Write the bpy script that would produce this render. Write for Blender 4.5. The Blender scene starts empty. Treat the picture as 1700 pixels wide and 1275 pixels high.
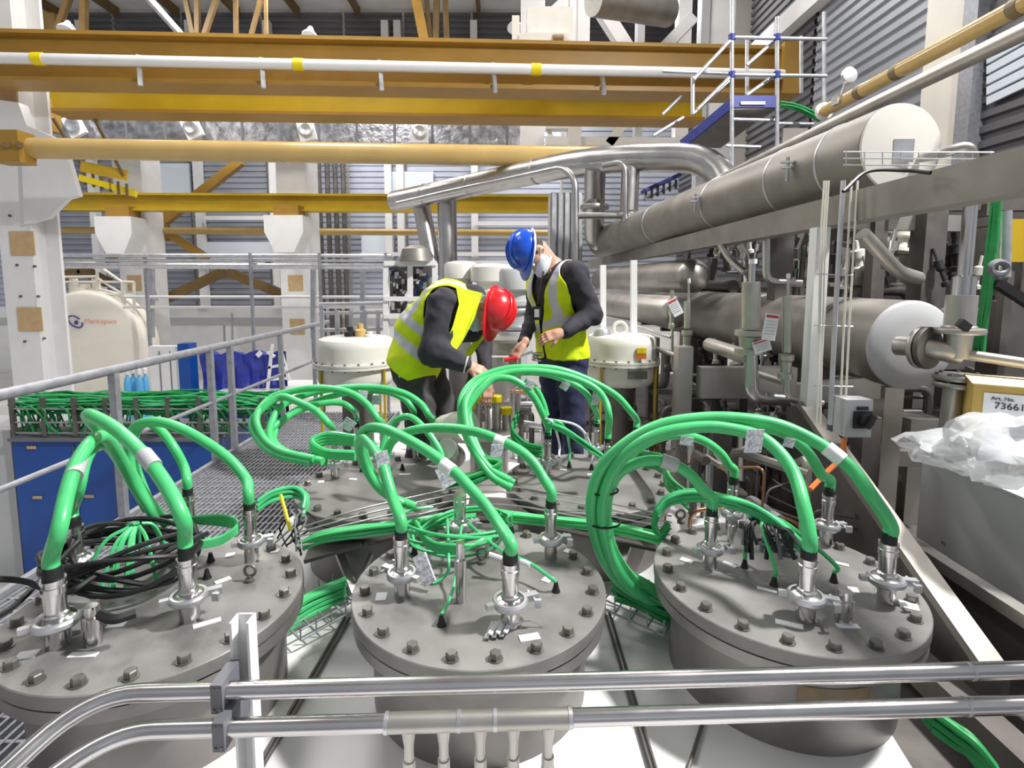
import bpy, bmesh, math, random
import numpy as np
from mathutils import Vector, Matrix
random.seed(7)
SC = bpy.context.scene
COL = SC.collection
# ------------------------------------------------------------------ camera, world, light
F, CX, CY, PITCH = 900.0, 840.0, 563.0, math.radians(6)      # focal length and principal point in a 1700 x 1275 frame
CP, SP = math.cos(PITCH), math.sin(PITCH)
cam = bpy.data.cameras.new('camera'); cam_o = bpy.data.objects.new('camera', cam); COL.objects.link(cam_o)
cam.sensor_width = 36; cam.sensor_fit = 'HORIZONTAL'; cam.lens = 36 * F / 1700
cam.shift_x = (850 - CX) / 1700; cam.shift_y = -(637.5 - CY) / 1700
cam.clip_start = .05; cam.clip_end = 200
cam_o.location = (0, 0, 0); cam_o.rotation_euler = (math.pi / 2 - PITCH, 0, 0)
SC.camera = cam_o
W = bpy.data.worlds.new('daylight'); SC.world = W; W.use_nodes = True
W.node_tree.nodes['Background'].inputs[0].default_value = (.92, .96, 1, 1)
W.node_tree.nodes['Background'].inputs[1].default_value = .34
SC.view_settings.view_transform = 'Standard'; SC.view_settings.look = 'None'
SC.view_settings.gamma = 1; SC.view_settings.use_curve_mapping = False
SC.view_settings.exposure = 0.35
def lamp(x, y, z, e, s=2.4, col=(1, .975, .955)):
    l = bpy.data.lights.new('high_bay_lamp', 'AREA'); l.energy = e; l.size = s; l.color = col
    o = bpy.data.objects.new('high_bay_lamp', l); COL.objects.link(o); o.location = (x, y, z); return o
for x, y, e in [(-4.5, 2.5, 60), (-4, 8, 330), (2.5, 9.5, 200), (-5, 15, 520), (2.5, 15.5, 400), (-10, 12, 450)]:
    lamp(x, y, 8.2, e)
lamp(4.4, 2.1, 5.4, 820, .5).rotation_euler = (0, math.radians(38), 0)     # side bay lamp right of the vessels

# ------------------------------------------------------------------ layout helpers
def ray(x, y):
    u, v = (x - CX) / F, (CY - y) / F
    return Vector((u, CP + v * SP, -SP + v * CP))
def A(x, y, Y): r = ray(x, y); return r * (Y / r.y)          # point of the place at distance Y
def onZ(x, y, z): r = ray(x, y); return r * (z / r.z)        # point on a level plane
def onX(x, y, X): r = ray(x, y); return r * (X / r.x)
V = Vector
def V3(p): return p if isinstance(p, Vector) else Vector(p)

# ------------------------------------------------------------------ mesh helpers
class MB:
    def __init__(s): s.v = []; s.f = []; s.m = []
    def add(s, vs, fs, mi=0):
        n = len(s.v); s.v += [V3(p).copy() for p in vs]; s.f += [tuple(i + n for i in f) for f in fs]; s.m += [mi] * len(fs); return s
    def box(s, c, d, R=None, mi=0):
        c = V3(c); h = [k / 2 for k in d]; R = R or Matrix.Identity(3)
        vs = [c + R @ V((sx * h[0], sy * h[1], sz * h[2])) for sx in (-1, 1) for sy in (-1, 1) for sz in (-1, 1)]
        return s.add(vs, [(0, 1, 3, 2), (4, 6, 7, 5), (0, 4, 5, 1), (2, 3, 7, 6), (0, 2, 6, 4), (1, 5, 7, 3)], mi)
    def b2(s, lo, hi, mi=0):
        lo, hi = V3(lo), V3(hi); return s.box((lo + hi) / 2, [abs(k) for k in (hi - lo)], None, mi)
    def bar(s, p0, p1, w, h, up=(0, 0, 1), mi=0):            # box along p0-p1, w sideways, h along up
        p0, p1 = V3(p0), V3(p1); d = (p1 - p0); L = d.length; d.normalize(); up = V3(up)
        x = d.cross(up)
        if x.length < 1e-4: x = d.cross(V((1, 0, 0)))
        x.normalize(); z = x.cross(d)
        return s.box((p0 + p1) / 2, (w, L, h), Matrix((x, d, z)).transposed(), mi)
    def lathe(s, p0, axis, prof, n=20, mi=0, cap=True):      # prof = [(radius, height)]
        p0, a = V3(p0), V3(axis).normalized(); x = a.orthogonal().normalized(); y = a.cross(x); vs = []; fs = []
        for r, h in prof:
            for k in range(n):
                t = 2 * math.pi * k / n; vs.append(p0 + a * h + (x * math.cos(t) + y * math.sin(t)) * r)
        for i in range(len(prof) - 1):
            for k in range(n):
                k2 = (k + 1) % n; fs.append((i * n + k, i * n + k2, (i + 1) * n + k2, (i + 1) * n + k))
        if cap:
            fs.append(tuple(range(n))[::-1]); fs.append(tuple((len(prof) - 1) * n + k for k in range(n)))
        return s.add(vs, fs, mi)
    def cyl(s, p0, p1, r, r1=None, n=16, mi=0):
        p0, p1 = V3(p0), V3(p1); return s.lathe(p0, p1 - p0, [(r, 0), (r if r1 is None else r1, (p1 - p0).length)], n, mi)
    def sph(s, c, r, n=12, mi=0, R=None):
        c = V3(c); r = (r, r, r) if not hasattr(r, '__len__') else r; R = R or Matrix.Identity(3); vs = []; fs = []
        for i in range(1, n):
            for k in range(2 * n):
                a, b = math.pi * i / n, math.pi * k / n
                vs.append(c + R @ V((r[0] * math.sin(a) * math.cos(b), r[1] * math.sin(a) * math.sin(b), r[2] * math.cos(a))))
        m = 2 * n
        for i in range(n - 2):
            for k in range(m): fs.append((i * m + k, (i + 1) * m + k, (i + 1) * m + (k + 1) % m, i * m + (k + 1) % m))
        vs += [c + R @ V((0, 0, r[2])), c + R @ V((0, 0, -r[2]))]; t = len(vs) - 2
        for k in range(m): fs.append((t, k, (k + 1) % m)); fs.append((t + 1, (n - 2) * m + (k + 1) % m, (n - 2) * m + k))
        return s.add(vs, fs, mi)
    def tube(s, pts, r, n=8, closed=False, mi=0):
        pts = [V3(p) for p in pts]; N = len(pts); vs = []; fs = []; x = None
        for i in range(N):
            t = (pts[(i + 1) % N] - pts[i - 1]) if closed else (pts[min(i + 1, N - 1)] - pts[max(i - 1, 0)])
            t.normalize()
            x = t.orthogonal() if x is None else x - t * x.dot(t)
            if x.length < 1e-5: x = t.orthogonal()
            x.normalize(); y = t.cross(x); rr = r[i] if hasattr(r, '__len__') else r
            for k in range(n): a = 2 * math.pi * k / n; vs.append(pts[i] + (x * math.cos(a) + y * math.sin(a)) * rr)
        for i in range(N if closed else N - 1):
            j = (i + 1) % N
            for k in range(n): fs.append((i * n + k, i * n + (k + 1) % n, j * n + (k + 1) % n, j * n + k))
        if not closed: fs.append(tuple(range(n))[::-1]); fs.append(tuple((N - 1) * n + k for k in range(n)))
        return s.add(vs, fs, mi)
    def prism(s, poly, vec, mi=0):
        poly = [V3(p) for p in poly]; vec = V3(vec); n = len(poly)
        fs = [tuple(range(n)), tuple(range(2 * n - 1, n - 1, -1))] + [(k, k + n, (k + 1) % n + n, (k + 1) % n) for k in range(n)]
        return s.add(poly + [p + vec for p in poly], fs, mi)
    def low(s):
        xs = [p.x for p in s.v]; ys = [p.y for p in s.v]; zs = [p.z for p in s.v]
        return V(((min(xs) + max(xs)) / 2, (min(ys) + max(ys)) / 2, min(zs)))
def origin_of(o):
    p = V((0, 0, 0))
    while o: p = p + o.location; o = o.parent
    return p
def mesh_of(mb, name, mats, org, ang=35):
    me = bpy.data.meshes.new(name); me.from_pydata([tuple(p - org) for p in mb.v], [], mb.f)
    mats = mats if isinstance(mats, (list, tuple)) else [mats]
    for m in mats: me.materials.append(m)
    if len(mats) > 1: me.polygons.foreach_set('material_index', mb.m)
    bm = bmesh.new(); bm.from_mesh(me); bmesh.ops.recalc_face_normals(bm, faces=bm.faces); bm.to_mesh(me); bm.free()
    me.polygons.foreach_set('use_smooth', [True] * len(me.polygons)); me.set_sharp_from_angle(angle=math.radians(ang))
    me.update(); return me
def part(mb, name, mat, parent, label=None, kind=None):
    o = bpy.data.objects.new(name, mesh_of(mb, name, mat, origin_of(parent))); COL.objects.link(o); o.parent = parent
    if label: o['label'] = label
    if kind: o['kind'] = kind
    return o
def tag(o, label, cat, group=None, kind=None):
    o['label'] = label; o['category'] = cat
    if group: o['group'] = group
    if kind: o['kind'] = kind
    return o
def thing(name, label, cat, loc, group=None):
    o = bpy.data.objects.new(name, None); COL.objects.link(o); o.location = V3(loc); o.empty_display_size = .1
    return tag(o, label, cat, group)
def solo(mb, name, mat, label, cat, group=None, kind=None):
    org = mb.low(); o = bpy.data.objects.new(name, mesh_of(mb, name, mat, org)); COL.objects.link(o); o.location = org
    return tag(o, label, cat, group, kind)
def struct(mb, name, mat, label=None):
    org = mb.low(); o = bpy.data.objects.new(name, mesh_of(mb, name, mat, org)); COL.objects.link(o); o.location = org
    o['kind'] = 'structure'; o['label'] = label or name.replace('_', ' ')
    return o
def share(o, loc=None, parent=None, rotz=None):              # a copy that shares mesh data
    c = o.copy(); COL.objects.link(c); c.parent = parent or o.parent
    if loc is not None: c.location = loc
    if rotz is not None: c.rotation_euler = (0, 0, rotz)
    return c
def crom(pts, k=8):                                          # Catmull-Rom through the points
    pts = [V3(p) for p in pts]; P = [pts[0] * 2 - pts[1]] + pts + [pts[-1] * 2 - pts[-2]]; out = []
    for i in range(1, len(P) - 2):
        a, b, c, d = P[i - 1:i + 3]
        for j in range(k):
            t = j / k; out.append(.5 * ((2 * b) + (c - a) * t + (2 * a - 5 * b + 4 * c - d) * t * t + (3 * b - a - 3 * c + d) * t ** 3))
    return out + [pts[-1]]
def bend(pts, r, k=5):                                       # polyline with rounded corners
    pts = [V3(p) for p in pts]; out = [pts[0]]
    for i in range(1, len(pts) - 1):
        a, b, c = pts[i - 1:i + 2]; u, w = (a - b), (c - b); q = min(r, u.length * .49, w.length * .49); u.normalize(); w.normalize()
        p0, p2 = b + u * q, b + w * q
        for j in range(k + 1): t = j / k; out.append(p0 * (1 - t) ** 2 + b * 2 * t * (1 - t) + p2 * t * t)
    return out + [pts[-1]]
def helix(c, rx, ry, turns, rise, axis_r=None, n=28, jit=0, ph=0):
    out = []
    for i in range(int(turns * n) + 1):
        t = ph + 2 * math.pi * i / n; j = 1 + jit * math.sin(i * .37 + ph * 3)
        p = V((rx * j * math.cos(t), ry * j * math.sin(t), rise * i / n)); out.append(V3(c) + (axis_r @ p if axis_r else p))
    return out
def text_mesh(s, size, ext=.002):
    cu = bpy.data.curves.new('lettering', 'FONT'); cu.body = s; cu.size = size; cu.extrude = ext; cu.align_x = 'CENTER'; cu.align_y = 'CENTER'
    o = bpy.data.objects.new('lettering', cu); COL.objects.link(o); bpy.context.view_layer.update()
    me = bpy.data.meshes.new_from_object(o.evaluated_get(bpy.context.evaluated_depsgraph_get())); bpy.data.objects.remove(o); bpy.data.curves.remove(cu)
    return me
def lettering(s, size, loc, R, mat, parent, name='lettering'):
    me = text_mesh(s, size); me.materials.clear(); me.materials.append(mat); o = bpy.data.objects.new(name, me); COL.objects.link(o)
    o.parent = parent; o.location = V3(loc) - origin_of(parent); o.rotation_euler = R.to_euler(); return o

# ------------------------------------------------------------------ materials
def mat(name, col, rough=.5, metal=0, var=0, vscale=6, bump=0, bscale=40, coat=0, trans=0, col2=None, stretch=None, alpha=1, spec=.5):
    m = bpy.data.materials.new(name); m.use_nodes = True; nt = m.node_tree; b = nt.nodes['Principled BSDF']; N = nt.nodes.new; L = nt.links.new
    b.inputs['Base Color'].default_value = (*col, 1); b.inputs['Roughness'].default_value = rough; b.inputs['Metallic'].default_value = metal
    b.inputs['Coat Weight'].default_value = coat; b.inputs['Transmission Weight'].default_value = trans; b.inputs['Alpha'].default_value = alpha
    b.inputs['Specular IOR Level'].default_value = spec
    tc = N('ShaderNodeTexCoord'); src = tc.outputs['Object']
    if stretch:
        mp = N('ShaderNodeMapping'); mp.inputs['Scale'].default_value = stretch; L(src, mp.inputs[0]); src = mp.outputs[0]
    if var or col2:
        nz = N('ShaderNodeTexNoise'); nz.inputs['Scale'].default_value = vscale; nz.inputs['Detail'].default_value = 5; L(src, nz.inputs['Vector'])
        rp = N('ShaderNodeValToRGB'); c2 = col2 or tuple(min(1, c * (1 + var)) for c in col); c1 = col if col2 else tuple(c * (1 - var) for c in col)
        rp.color_ramp.elements[0].position = .35; rp.color_ramp.elements[1].position = .65
        rp.color_ramp.elements[0].color = (*c1, 1); rp.color_ramp.elements[1].color = (*c2, 1)
        L(nz.outputs[0], rp.inputs[0]); L(rp.outputs[0], b.inputs['Base Color'])
        mr = N('ShaderNodeMapRange'); mr.inputs[3].default_value = max(0, rough - .08); mr.inputs[4].default_value = min(1, rough + .08)
        L(nz.outputs[0], mr.inputs[0]); L(mr.outputs[0], b.inputs['Roughness'])
    if bump:
        n2 = N('ShaderNodeTexNoise'); n2.inputs['Scale'].default_value = bscale; L(src, n2.inputs['Vector'])
        bp = N('ShaderNodeBump'); bp.inputs['Strength'].default_value = bump; bp.inputs['Distance'].default_value = .01
        L(n2.outputs[0], bp.inputs['Height']); L(bp.outputs[0], b.inputs['Normal'])
    return m
M = dict(
    lid=mat('pickled_steel', (.225, .22, .21), .5, .2, .24, 4, .1, 60),
    body=mat('rolled_steel', (.25, .235, .225), .42, .5, .18, 5, .05, 30),
    bolt=mat('bolt_steel', (.21, .2, .185), .42, .7),
    polished=mat('polished_steel', (.62, .61, .61), .2, 1, .05, 8),
    pipe=mat('pipe_steel', (.55, .54, .53), .3, 1, .08, 5, .04, 30),
    satin=mat('satin_steel', (.5, .48, .45), .42, .9, .12, 4),
    matte=mat('blasted_steel', (.27, .255, .23), .5, .55, .14, 4),
    dark=mat('dark_steel', (.15, .14, .13), .5, .6, .2, 6),
    rack=mat('rack_steel', (.17, .155, .145), .5, .6, .2, 4),
    greyrail=mat('galvanised_steel', (.36, .37, .4), .5, .5, .12, 20),
    galv=mat('zinc_tube', (.6, .61, .64), .35, .8, .1, 9),
    green=mat('green_cable_sheath', (.075, .56, .19), .36, 0, .08, 14, coat=.15),
    green2=mat('green_wire_sheath', (.07, .52, .2), .42, 0, .1, 14),
    dgreen=mat('deep_green_sheath', (.02, .3, .08), .45, 0, .1, 14),
    black=mat('black_rubber', (.012, .012, .013), .5, 0, .2, 20),
    white=mat('white_paint', (.8, .8, .8), .45, 0, .03, 3),
    deck=mat('white_deck_coating', (.72, .72, .71), .4, 0, .04, 4),
    cream=mat('cream_paint', (.83, .79, .7), .4, 0, .03, 3),
    offwhite=mat('off_white_enamel', (.74, .72, .66), .3, 0, .03, 4, coat=.3),
    ochre=mat('ochre_paint', (.37, .205, .03), .45, 0, .08, 2),
    yellow=mat('yellow_paint', (.52, .35, .012), .4, 0, .06, 2),
    ptube=mat('pale_ochre_paint', (.58, .4, .15), .25, 0, .06, 2),
    brown=mat('brown_steel', (.17, .105, .035), .5, .1, .15, 3),
    bright=mat('bright_yellow_plastic', (.85, .68, .0), .4, 0),
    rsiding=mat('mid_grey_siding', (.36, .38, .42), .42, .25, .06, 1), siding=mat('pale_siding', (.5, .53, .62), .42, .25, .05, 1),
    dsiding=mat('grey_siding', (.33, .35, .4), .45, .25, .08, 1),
    nsiding=mat('dark_grey_siding', (.13, .13, .14), .5, .2, .1, 1), roof=mat('roof_deck', (.75, .76, .78), .6, 0, .08, 1),  # nsiding is the darkest of the siding tones
    concrete=mat('concrete', (.62, .61, .58), .7, 0, .1, 2, .1, 20),
    blue=mat('blue_enamel', (.005, .07, .33), .38, 0, .05, 4),
    tarp=mat('blue_tarp', (.025, .04, .34), .42, 0, .25, 6, .5, 9),
    sky=mat('light_blue_enamel', (.12, .42, .72), .35, 0, .05, 6),
    plankblue=mat('dark_blue_board', (.03, .04, .24), .45, 0, .1, 6),
    grey=mat('light_grey_enamel', (.47, .48, .49), .45, 0, .03, 3),
    cabgrey=mat('pale_sheet_enamel', (.62, .63, .64), .4, 0, .03, 3), dgrey=mat('dark_grey_polymer', (.15, .155, .175), .55, 0, .05, 20),
    paper=mat('white_label', (.85, .86, .88), .5, 0, .03, 30),
    print=mat('printed_paper', (.82, .83, .87), .5, 0, 0, 90, col2=(.35, .36, .42)),
    carton=mat('cardboard', (.55, .38, .1), .75, 0, .08, 8),
    cartontop=mat('pale_cardboard', (.75, .62, .38), .7, 0, .06, 8),
    bag=mat('plastic_film', (.72, .74, .76), .22, 0, .06, 8, .8, 10, alpha=.55),
    foil=mat('foil_wrap', (.5, .5, .53), .25, .95, .35, 5, 1.0, 9),
    orange=mat('orange_sheath', (.75, .2, .04), .45),
    red=mat('red_plastic', (.62, .012, .02), .25, 0, .06, 7, coat=.5),
    hblue=mat('blue_plastic', (.005, .08, .6), .25, 0, .06, 7, coat=.5),
    skin=mat('skin', (.6, .33, .235), .5, 0, .06, 14, .1, 120),
    hair=mat('dark_hair', (.03, .022, .018), .7, 0, .3, 90, .5, 150),
    ghair=mat('grey_hair', (.22, .2, .19), .7, 0, .3, 90, .5, 150),
    jacket=mat('charcoal_jacket_cloth', (.032, .03, .04), .85, 0, .3, 9, 1, 11),
    navy=mat('navy_cloth', (.017, .02, .06), .85, 0, .25, 9, 1, 11),
    trouser=mat('dark_grey_trouser_cloth', (.055, .05, .052), .85, 0, .3, 9, 1, 11),
    shoe=mat('shoe_leather', (.02, .018, .016), .5),
    mask=mat('face_mask_paper', (.8, .82, .86), .7, 0, .04, 20),
    maskb=mat('pale_blue_mask', (.5, .68, .8), .7, 0, .04, 20),
    tape=mat('brown_tape', (.2, .145, .075), .45, 0, .15, 14),
    tan=mat('tan_sticker', (.55, .38, .2), .6, 0, .08, 8),
    coral=mat('coral_print', (.8, .35, .28), .6), navyprint=mat('navy_print', (.06, .05, .25), .6), ink=mat('dark_print', (.05, .05, .07), .6),
    copper=mat('copper_tube', (.5, .25, .14), .35, .9, .15, 9), redtag=mat('red_print', (.6, .05, .06), .6),
    glass=mat('window_pane', (.75, .82, .9), .2, 0, .02, 1), fhiv=None)
def vest_mat(name, col, band):
    m = mat(name, col, .7, 0, .12, 7, .9, 9); nt = m.node_tree; b = nt.nodes['Principled BSDF']
    old = b.inputs['Base Color'].links[0].from_socket
    at = nt.nodes.new('ShaderNodeAttribute'); at.attribute_name = 'band'
    lt = nt.nodes.new('ShaderNodeMath'); lt.operation = 'LESS_THAN'; lt.inputs[1].default_value = band
    mx = nt.nodes.new('ShaderNodeMix'); mx.data_type = 'RGBA'; mx.inputs[7].default_value = (.62, .63, .68, 1)
    nt.links.new(at.outputs['Fac'], lt.inputs[0]); nt.links.new(lt.outputs[0], mx.inputs[0]); nt.links.new(old, mx.inputs[6]); nt.links.new(mx.outputs[2], b.inputs['Base Color'])
    return m
M['hivis'] = mat('high_visibility_panel', (.68, .82, .0), .7, 0, .12, 7, .9, 9)
M['vest'] = vest_mat('high_visibility_cloth', (.68, .82, .0), .026)
# ------------------------------------------------------------------ the hall
FL = -3.2
struct(MB().b2((-24, -6, FL - .2), (9, 21, FL)), 'floor', M['concrete'], 'pale concrete hall floor')
rf = struct(MB().b2((-24, -6, 9.5), (9, 21, 9.7)), 'ceiling', M['roof'], 'grey metal roof deck')
for i in range(14): part(MB().b2((-22 + i * 2.1, -6, 9.2), (-21.88 + i * 2.1, 20, 9.5)), 'purlin', M['brown'], rf)
def siding(p0, p1, z0, z1, pitch, dep, side):                # horizontal ribs between p0 and p1
    mb = MB(); n = int((z1 - z0) / pitch); p0, p1, sd = V3(p0), V3(p1), V3(side); vs = []
    for i in range(n):
        for f, d in ((0, 0), (.3, 0), (.42, dep), (.88, dep)):
            z = z0 + (i + f) * pitch; o = sd * d; vs += [V((p0.x, p0.y, z)) + o, V((p1.x, p1.y, z)) + o]
    return mb.add(vs, [(2 * k, 2 * k + 1, 2 * k + 3, 2 * k + 2) for k in range(len(vs) // 2 - 1)])
struct(MB().b2((-24, -6.3, FL), (9, -6, 2.4)), 'wall_rear_reflect', M['dsiding'], 'unseen low grey wall added behind the viewpoint for reflections')  # added out of view so polished pipes mirror a darker band
wb = struct(MB().b2((-24, 20.15, FL), (9, 20.4, 9.5)), 'wall_back', M['concrete'], 'far hall wall with ribbed siding')
part(MB().b2((-24, 19.9, FL), (9, 20.2, -.9)), 'plinth', M['white'], wb)
part(MB().b2((-24, 19.86, -1.55), (9, 19.92, -1.3)), 'plinth_rail', M['grey'], wb)
xs = [-24, -16.9, -13.8, -11.4, -8.6, -5.7, -3.6, -1.2, 2.0, 4.6, 9]
for i in range(len(xs) - 1):
    dk = i in (1, 2, 3, 8)
    part(siding((xs[i] + .04, 20.1, 0), (xs[i + 1] - .04, 20.1, 0), -.9, 6.2, .2, .05, (0, -1, 0)), 'siding_panel', M['dsiding'] if dk else M['siding'], wb)
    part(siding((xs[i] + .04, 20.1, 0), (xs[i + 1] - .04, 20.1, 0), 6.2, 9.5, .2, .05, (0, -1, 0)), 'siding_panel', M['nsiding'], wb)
for x, y0, y1 in [(155, 258, 420), (330, 258, 470), (665, 262, 470), (788, 262, 430), (455, 62, 40), (645, 62, 40)]:
    p = A(x, 300, 19.9); part(MB().b2((p.x - .12, 19.75, -.9), (p.x + .12, 20.02, 9)), 'wall_post', M['white'], wb)
for x0, x1, y in [(340, 440, 362), (790, 912, 371), (600, 912, 422), (640, 912, 436), (260, 440, 437)]:
    p, q = A(x0, y, 19.62), A(x1, y, 19.62); part(MB().bar(p, q, .1, .14), 'wall_rail', M['white'], wb)
for x0, y0, x1, y1 in [(262, 272, 318, 322), (340, 402, 460, 432), (640, 285, 720, 318), (600, 385, 655, 430)]:   # bright window strips
    p, q = A(x0, y0, 19.95), A(x1, y1, 19.95); part(MB().b2((p.x, 19.9, q.z), (q.x, 20.0, p.z)), 'window_strip', M['glass'], wb)
wr = struct(MB().b2((6.3, 4.2, FL), (6.5, 20, 9.5)), 'wall_right', M['concrete'], 'right hall wall with ribbed siding')
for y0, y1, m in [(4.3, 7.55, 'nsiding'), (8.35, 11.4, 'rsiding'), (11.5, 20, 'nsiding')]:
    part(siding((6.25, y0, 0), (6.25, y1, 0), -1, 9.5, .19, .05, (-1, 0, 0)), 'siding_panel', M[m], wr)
part(MB().b2((6.1, 7.6, FL), (6.3, 8.3, 9.5)), 'wall_column', M['cream'], wr)
part(MB().b2((6.05, 7.35, FL), (6.3, 7.58, 9.5)), 'downpipe_channel', M['greyrail'], wr)
for k in range(5):
    p0, p1 = onX(1640, 168 - k * 17, 6.18), onX(1720, 130 - k * 19, 6.18)
    part(MB().bar(p0, p1, .04, .1), 'window_strip', M['glass'], wr)
part(MB().b2((5.95, 9.2, 5.35), (6.2, 14, 5.75)), 'lintel', M['white'], wr)

# lattice of the roof: bars seen above the crane girder
TR = [(45, -40, 48, 58, .1), (128, -40, 92, 58, .14), (140, -40, 139, 60, .16), (300, -40, 322, 62, .12), (327, -40, 328, 62, .12), (372, -40, 338, 62, .12),
      (391, -30, 392, 66, .1), (440, -30, 415, 66, .1), (441, -30, 442, 66, .08), (684, -40, 706, 74, .26), (704, -40, 716, 74, .12), (725, -40, 724, 74, .16), (738, -30, 742, 74, .14)]
t = thing('roof_truss', 'brown lattice roof truss above the long yellow crane girder', 'truss', A(400, 60, 15.5))
for x0, y0, x1, y1, w in TR: part(MB().bar(A(x0, y0, 15.5), A(x1, y1, 15.5), w, w), 'truss_bar', M['ochre'] if w > .25 else M['brown'], t)
part(MB().bar(A(-20, 72, 15.6), A(880, 84, 16), .3, .35), 'bottom_chord', M['brown'], t)
part(MB().bar(A(20, 34, 15.8), A(95, 40, 15.8), .2, .5), 'gusset_plate', M['brown'], t)
o = solo(MB().bar(A(222, -30, 13), A(312, 70, 14.5), .1, .14), 'sprinkler_pipe', M['galv'], 'thin pale pipe slanting down from the roof at upper left', 'pipe')
for i, (x, y) in enumerate([(114, 44), (516, 54), (855, 40)]):
    p = A(x, y, 15.2); mb = MB().cyl(p + V((0, .1, .1)), V((p.x, 15.7, A(x, 78, 15.8).z)), .03, n=8).lathe(p + V((0, 0, .12)), (0, -.4, -1), [(.06, 0), (.1, .12), (.2, .26), (.21, .3)], 14)
    solo(mb, 'floodlight', M['white'], ['white floodlight head near the upper left column', 'white floodlight head above the middle of the crane girder', 'white floodlight head beside the pale roof frame'][i], 'light', 'floodlights under the roof')

# crane girders
def girder(name, label, p0, p1, ztop, zbot, depth, mt, fl=.18, nst=0, mf=None):
    t = thing(name, label, 'girder', (p0 + p1) / 2); d = (p1 - p0); d.z = 0; d.normalize(); mf = mf or mt
    a, b = p0.copy(), p1.copy(); zc = (ztop + zbot) / 2; a.z = b.z = zc
    part(MB().bar(a, b, depth * .5, ztop - zbot - .06), 'web', mt, t)
    for z in (ztop, zbot):
        q0, q1 = a.copy(), b.copy(); q0.z = q1.z = z; part(MB().bar(q0, q1, depth + fl, .06), 'flange', mf, t)
    n = V((d.y, -d.x, 0))
    for k in range(nst):
        c = a.lerp(b, (k + .5) / nst) + n * (depth * .5 + .02); part(MB().bar(c - V((0, 0, (ztop - zbot) / 2 - .05)), c + V((0, 0, (ztop - zbot) / 2 - .05)), .02, depth * .4, n), 'stiffener', mt, t)
    return t
g0, g1 = A(-60, 100, 9.5), A(1318, 116, 10.2)
girder('crane_girder', 'long ochre crane girder with pale pipe clipped along its face', g0, g1, A(0, 61, 9.5).z, A(0, 138, 9.5).z, .4, M['ochre'], .16)
part(MB().box(V((A(1316, 116, 10.0).x - .12, 10.15, (A(0, 61, 9.5).z + A(0, 138, 9.5).z) / 2)), (.28, .7, A(0, 61, 9.5).z - A(0, 138, 9.5).z + .12)), 'end_plate', M['ochre'], [o for o in bpy.data.objects if o.name == 'crane_girder'][0])
t = thing('clipped_pipe', 'pale pipe with yellow clamps running along the crane girder', 'pipe', A(600, 105, 9.2))
part(MB().cyl(A(-60, 95, 9.1), A(1300, 124, 9.85), .085, n=12), 'tube', M['white'], t)
for x in (207, 405, 600, 792, 980):
    f = (x + 60) / 1360; p = A(-60, 95, 9.1).lerp(A(1300, 124, 9.85), f); part(MB().bar(p + V((0, .08, .12)), p + V((.04, .02, -.38)), .07, .05), 'hanger', M['galv'], t)
for x in (55, 469, 866):
    f = (x + 60) / 1360; p = A(-60, 95, 9.1).lerp(A(1300, 124, 9.85), f); part(MB().cyl(p - V((.08, 0, 0)), p + V((.08, .01, 0)), .1, n=12), 'clamp', M['bright'], t)
girder('crane_girder', 'second yellow crane girder, lower and behind the long one', A(95, 165, 11.3), A(1162, 178, 11.9), A(95, 130, 11.3).z, A(95, 189, 11.3).z, .5, M['yellow'], .1, 0, M['ochre'])
t = thing('end_carriage', 'ochre crane end carriage with ladder beside the white column', 'carriage', A(80, 190, 11.6))
part(MB().b2(A(40, 212, 11.8), A(98, 148, 12.3)), 'box', M['ochre'], t)
for y in (160, 182): part(MB().bar(A(45, y, 11.2), A(90, y, 11.2), .05, .05), 'rung', M['yellow'], t)
part(MB().bar(A(83, 140, 11.2), A(93, 180, 11.2), .06, .06), 'ladder_rail', M['yellow'], t)
t = thing('round_beam', 'long round pale ochre tube beam starting at the white column', 'beam', A(500, 250, 8.6))
part(MB().cyl(A(44, 246, 8.5), A(1085, 262, 8.75), .155, n=24), 'tube', M['ptube'], t)
part(MB().box(A(22, 246, 8.4), (.42, .3, .46)), 'end_bracket', M['ochre'], t)
for dx in (-.1, .1): part(MB().cyl(A(22, 246, 8.2) + V((dx, 0, .05)), A(22, 246, 8.3) + V((dx, 0, .05)), .05, n=6), 'bolt', M['brown'], t)
girder('rail_beam', 'yellow beam resting on white corbels along the far wall', A(112, 336, 15.4), A(914, 341, 15.8), 2.42, 2.0, .2, M['yellow'], .2)
solo(MB().cyl(A(84, 382, 16.4), A(914, 387, 16.8), .1, n=14), 'round_rail', M['ptube'], 'thin pale yellow tube running below the beam on the corbels', 'tube')

# columns
def column(name, label, x, w, Y, ytop_corb, flip=1):
    c = A(x, 450, Y); t = thing(name, label, 'column', (c.x, Y, FL))
    part(MB().b2((c.x - w / 2, Y, FL), (c.x + w / 2, Y + w * 1.1, 6.3)), 'shaft', M['white'], t)
    z0 = A(x, ytop_corb, Y).z
    pr = [(c.x - w * .62, z0), (c.x + w * .62, z0), (c.x + w * .62, z0 - .45), (c.x + w * .3, z0 - 1.0), (c.x - w * .3, z0 - 1.0), (c.x - w * .62, z0 - .45)]
    part(MB().prism([(a, Y - .7, b) for a, b in pr], (0, .75, 0)), 'corbel', M['white'], t)
    part(MB().b2((c.x - w * .4, Y - .5, z0), (c.x + w * .4, Y, z0 + .3)), 'bearing', M['ochre'], t)
    for zz in (-.25, -1.5): part(MB().b2((c.x - w * .25, Y - .012, zz), (c.x + w * .25, Y, zz + .45)), 'tan_sticker', M['tan'], t)
    return t
column('building_column', 'white column with corbel nearest the cream tank', 222, .8, 15.6, 364)
column('building_column', 'white column with corbel left of the dark pipe risers', 490, .85, 15.6, 362)
t = thing('building_column', 'large white perforated column at the left edge', 'column', A(50, 640, 10))
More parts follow.
